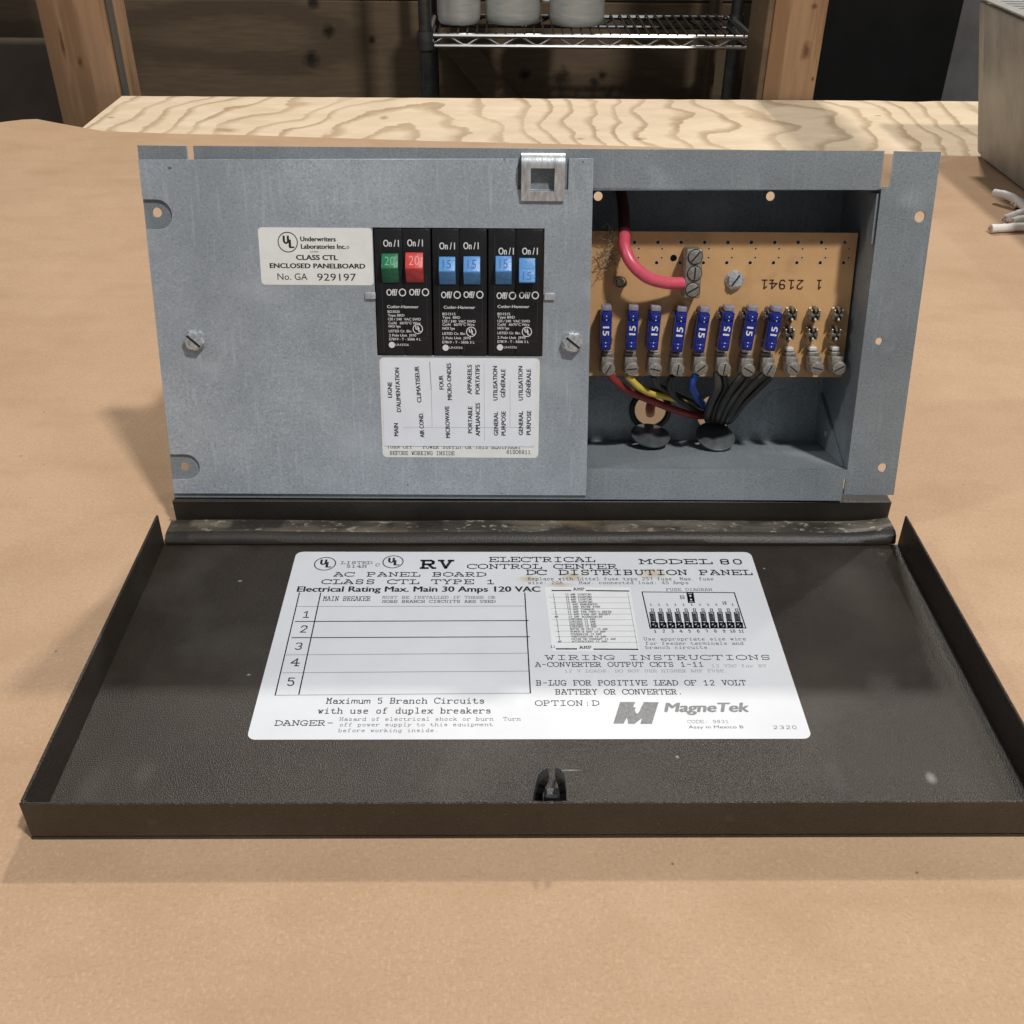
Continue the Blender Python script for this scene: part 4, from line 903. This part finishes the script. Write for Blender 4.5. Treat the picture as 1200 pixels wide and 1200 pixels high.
for s_ in (1, -1):
    A_ = sans('15', (-3, -1.3) if 0 else (0, 0), (3.9, 0), 2.9, 0, .1)
    A_.transform(Matrix.Translation((-.00195, -.00145, 0))); A_.transform(Matrix.Rotation(R(90*s_), 4, 'Z')); 
    num[s_] = A_
dots = join([ring((0, y_), .01, .28, 0, 10) for y_ in (6.6, 5.0, -5.2, -6.8)])
base = []
for (qf, x, yt, yb, lean, s_) in fz:
    a = qf(x+(4 if lean else 0), yt, FZ); b = qf(x-lean*.0, yb, FZ); cu_, cv_ = qf(x, (yt+yb)/2, FZ)
    hl = (a[1]-b[1])/2
    T = PR @ Matrix.Translation((cu_*k, cv_*k, FZ*k)) @ Matrix.Rotation(R(lean*.45), 4, 'Z') @ Matrix.Rotation(R(random.uniform(-5, 5)), 4, 'Y') @ Matrix.Diagonal((1.06, hl*2/17.6, 1, 1))
    f_ = put('fuse', body, M['fuse'], root, T); put('fuse_head', head, M['fuse_head'], f_); put('fuse_blade', blade, M['clipm'], f_)
    put('fuse_number', num[s_], M['white_ink'], f_, Matrix.Translation((0, 0, .00008))); put('fuse_mark', dots, M['white_ink'], f_, Matrix.Translation((0, 0, .00098)))
def clipmesh():
    g = MB()
    for s in (-1, 1):
        g.tube(spline([(s*.0012, 0, 0), (s*.0026, 0, .002), (s*.0020, 0, .005), (s*.0007, 0, .0062), (s*.0016, 0, .0078)], 4), .00055, 6)
    g.box(-.0022, .0022, -.0022, .0022, 0, .0008, .0002)
    g.box(-.0024, -.0015, -.0020, .0020, .0006, .0058, .0003); g.box(.0015, .0024, -.0020, .0020, .0006, .0058, .0003)
    g.tube([(0, .0024, .0), (0, .0026, .004), (0, .0014, .0065)], .0006, 6); g.tube([(0, -.0024, .0), (0, -.0026, .004), (0, -.0014, .0065)], .0006, 6)
    return g.mesh()
cm = clipmesh()
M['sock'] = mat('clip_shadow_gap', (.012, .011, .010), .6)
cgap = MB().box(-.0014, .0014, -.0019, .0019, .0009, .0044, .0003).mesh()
tailm = MB().box(-.0011, .0011, -.0014, .0012, 0, .0030, .0003).mesh()
xs11 = [(q2, 160), (q2, 372), (q2, 568), (q2, 780), (q2, 975), (q3, 45), (q3, 252), (q3, 450), (q3, 655), (q3, 858), (q3, 1062)]
for i, (qf, x) in enumerate(xs11):
    if i >= 8:
        for y in (215, 385):
            u, v = qf(x-(0 if y == 215 else 22), y, BN+4)
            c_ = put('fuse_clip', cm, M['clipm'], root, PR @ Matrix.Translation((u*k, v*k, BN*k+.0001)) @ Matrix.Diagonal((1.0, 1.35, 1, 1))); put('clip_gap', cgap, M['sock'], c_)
    else:
        for y in (225, 440):
            u, v = qf(x, y, BN+4); put('fuse_clip', cm, M['clipm'], root, PR @ Matrix.Translation((u*k, v*k, BN*k+.0001)))
    u, v = qf(x, 160, BN+1); put('clip_tail', tailm, M['clipm'], root, PR @ Matrix.Translation((u*k, v*k, BN*k+.0001)) )
scr = [(q2, 170, 685), (q2, 375, 685), (q2, 582, 690), (q2, 780, 690), (q2, 985, 680), (q3, 62, 685), (q3, 275, 695), (q3, 462, 690), (q3, 672, 685), (q3, 880, 680), (q3, 1075, 680)]
lugm = MB().box(-.0031, .0031, -.0046, .0040, 0, .0090, .0006, seg=2).box(-.0026, .0026, .0040, .0058, .0, .0060, .0004).mesh()
scm = MB().cyl((0, 0, 0), .0035, .0030, 24, bev=.0008).mesh(); slm = MB().box(-.0027, .0027, -.00032, .00032, .0024, .00307).mesh()
tabm = MB().box(-.0019, .0019, -.0011, .0011, 0, .0055, .0005).mesh()
rots = [62, 5, -10, 85, 40, 80, -28, 65, -40, -15, 28]
M['tabtin'] = mat('bright_tin', (.78, .77, .73), .3, .35)
for i, (qf, x, y) in enumerate(scr):
    u, v = qf(x, y, BN+12)
    T = PR @ Matrix.Translation((u*k, (v+.8)*k, (BN+.1)*k)) @ Matrix.Rotation(R(random.uniform(-3, 3)), 4, 'Z')
    l_ = put('terminal_lug', lugm, M['lug'], root, T)
    sT = Matrix.Translation((.0003, -.0014, .0089)) @ Matrix.Rotation(R(rots[i]), 4, 'Z')
    s_ = put('terminal_screw', scm, M['lug'] if i in (0, 5, 7) else M['tabtin'], l_, sT)
    put('screw_slot', slm, M['dark'], l_, sT)
    if i not in (3, 4): put('solder_tab', tabm, M['tabtin'], l_, Matrix.Translation((-.0004, .0072, 0)))

# lug block
def q8(x, y, n): return PX(690+x/7.5, 215+y/7.5, n)
LN = BN+12
ul, vt_ = q8(862, 572, LN); ur, _ = q8(1008, 572, LN); vb2 = PX(815, 350, LN)[1]
lb = put('lug_block', MB().box(ul*k, ur*k, vb2*k, vt_*k, (BN+.1)*k, LN*k, .0011, seg=2).mesh(), M['lug'], root, PR, label='tall three screw lug block')
sm_ = MB().cyl((0, 0, 0), .0033, .0010, 24, bev=.0003).mesh(); sg = MB().cyl((0, 0, 0), .0037, .0003, 24).mesh(); sl2 = MB().box(-.0030, .0030, -.0004, .0004, .0007, .00106).mesh()
for (x, y, rt) in ((937, 645, 50), (930, 790, 88), (912, 935, 30)):
    u, v = q8(x, y, LN); T = Matrix.Translation((u*k, v*k, (LN+.0)*k)) @ Matrix.Rotation(R(rt), 4, 'Z')
    put('block_screw', sm_, M['lug'], lb, T); put('screw_recess', sg, M['dark'], lb, T @ Matrix.Translation((0, 0, -.00005))); put('screw_slot', sl2, M['dark'], lb, T)

# wires
def wire(pts, r, mt, name, label=None, jitter=0):
    P = [Vector((*[c*k for c in PX(x, y, n)], n*k)) for x, y, n in pts]
    return put(name, MB().tube(spline(P, 8), r*k, 14).mesh(), mt, root, PR, label=label)
wire([(724, 205, -54), (730, 240, -41), (731.5, 262, -29), (732, 274, -20)], 2.85, mat('shaded_red_wire', (.085, .030, .028), .6), 'shaded_feed_wire', 'dull brown sleeve over the feed wire')  # upper feed wire inside the box, its shade painted as a darker colour
wire([(732, 272, -20.5), (731.5, 280, -15), (732, 290, -11), (740, 308, -7), (757, 324, -7), (778, 331, -10), (800, 332, -13)], 3.0, M['wire_red'], 'feed_wire', 'thick red wire curving into the lug block')
HB = -50
wire([(712, 436, -12), (722, 447, -14), (738, 459, -22), (762, 469, -32), (790, 480, -36), (815, 487, -42), (834, 486, -60)], 2.0, M['wire_maroon'], 'branch_wire', 'maroon wire')
wire([(764, 470, -34), (762, 478, -46), (762, 484, -66)], 2.6, M['wire_maroon'], 'branch_wire', 'maroon wire turning into the left knockout')
wire([(735, 440, -13), (748, 453, -16), (763, 461, -22), (785, 466, -30), (806, 472, -38), (828, 482, -58)], 1.7, M['wire_yellow'], 'branch_wire', 'yellow wire')
wire([(766, 441, -15), (772, 452, -22), (792, 463, -32), (812, 472, -42), (832, 484, -60)], 1.6, M['wire_grey'], 'branch_wire', 'grey wire')
wire([(788, 440, -15), (784, 452, -20), (792, 466, -28), (815, 480, -40), (832, 486, -62)], 1.6, M['wire_black'], 'branch_wire', 'black wire')
wire([(816, 438, -14), (811, 450, -16), (816, 465, -26), (828, 478, -42), (836, 486, -62)], 1.9, M['wire_blue'], 'branch_wire', 'blue wire')
wire([(840, 436, -13), (840, 455, -14), (832, 474, -24), (829, 490, -40), (836, 497, -62)], 2.0, M['wire_grey'], 'branch_wire', 'grey wire')
wire([(848, 438, -14), (850, 455, -18), (840, 475, -26), (835, 492, -40), (840, 495, -62)], 1.8, M['wire_black'], 'branch_wire', 'black wire')
wire([(872, 438, -13), (860, 452, -14), (848, 470, -20), (840, 490, -36), (842, 494, -62)], 2.0, M['wire_black'], 'branch_wire', 'black wire')
wire([(878, 441, -15), (868, 455, -18), (854, 474, -24), (846, 491, -38), (845, 494, -62)], 2.0, M['wire_grey'], 'branch_wire', 'grey wire')
wire([(898, 438, -13), (884, 449, -14), (866, 468, -20), (852, 490, -34), (846, 495, -62)], 2.1, M['wire_black'], 'branch_wire', 'black wire')
wire([(902, 442, -16), (888, 456, -20), (868, 476, -26), (856, 492, -38), (848, 494, -62)], 1.9, M['wire_black'], 'branch_wire', 'black wire')
# dust caught left of the feed wire
rd = random.Random(3); g = MB()
for i in range(70):
    x = rd.gauss(714, 5); y = rd.uniform(262, 315); u, v = PX(x, y, BN+3); P = []
    p = Vector((u*k, v*k, (BN+rd.uniform(1, 6))*k)); d = Vector((rd.uniform(-1, 1), rd.uniform(-1, 1), rd.uniform(-.5, .5)))
    for j in range(5): P.append(p.copy()); p = p+d*.0012; d = d+Vector((rd.uniform(-1, 1), rd.uniform(-1, 1), rd.uniform(-.6, .6)))*.8
    g.tube(P, .00014, 3, False)
o = put('cobweb_dust', g.mesh(), M['fluff'], root, PR); o['kind'] = 'stuff'
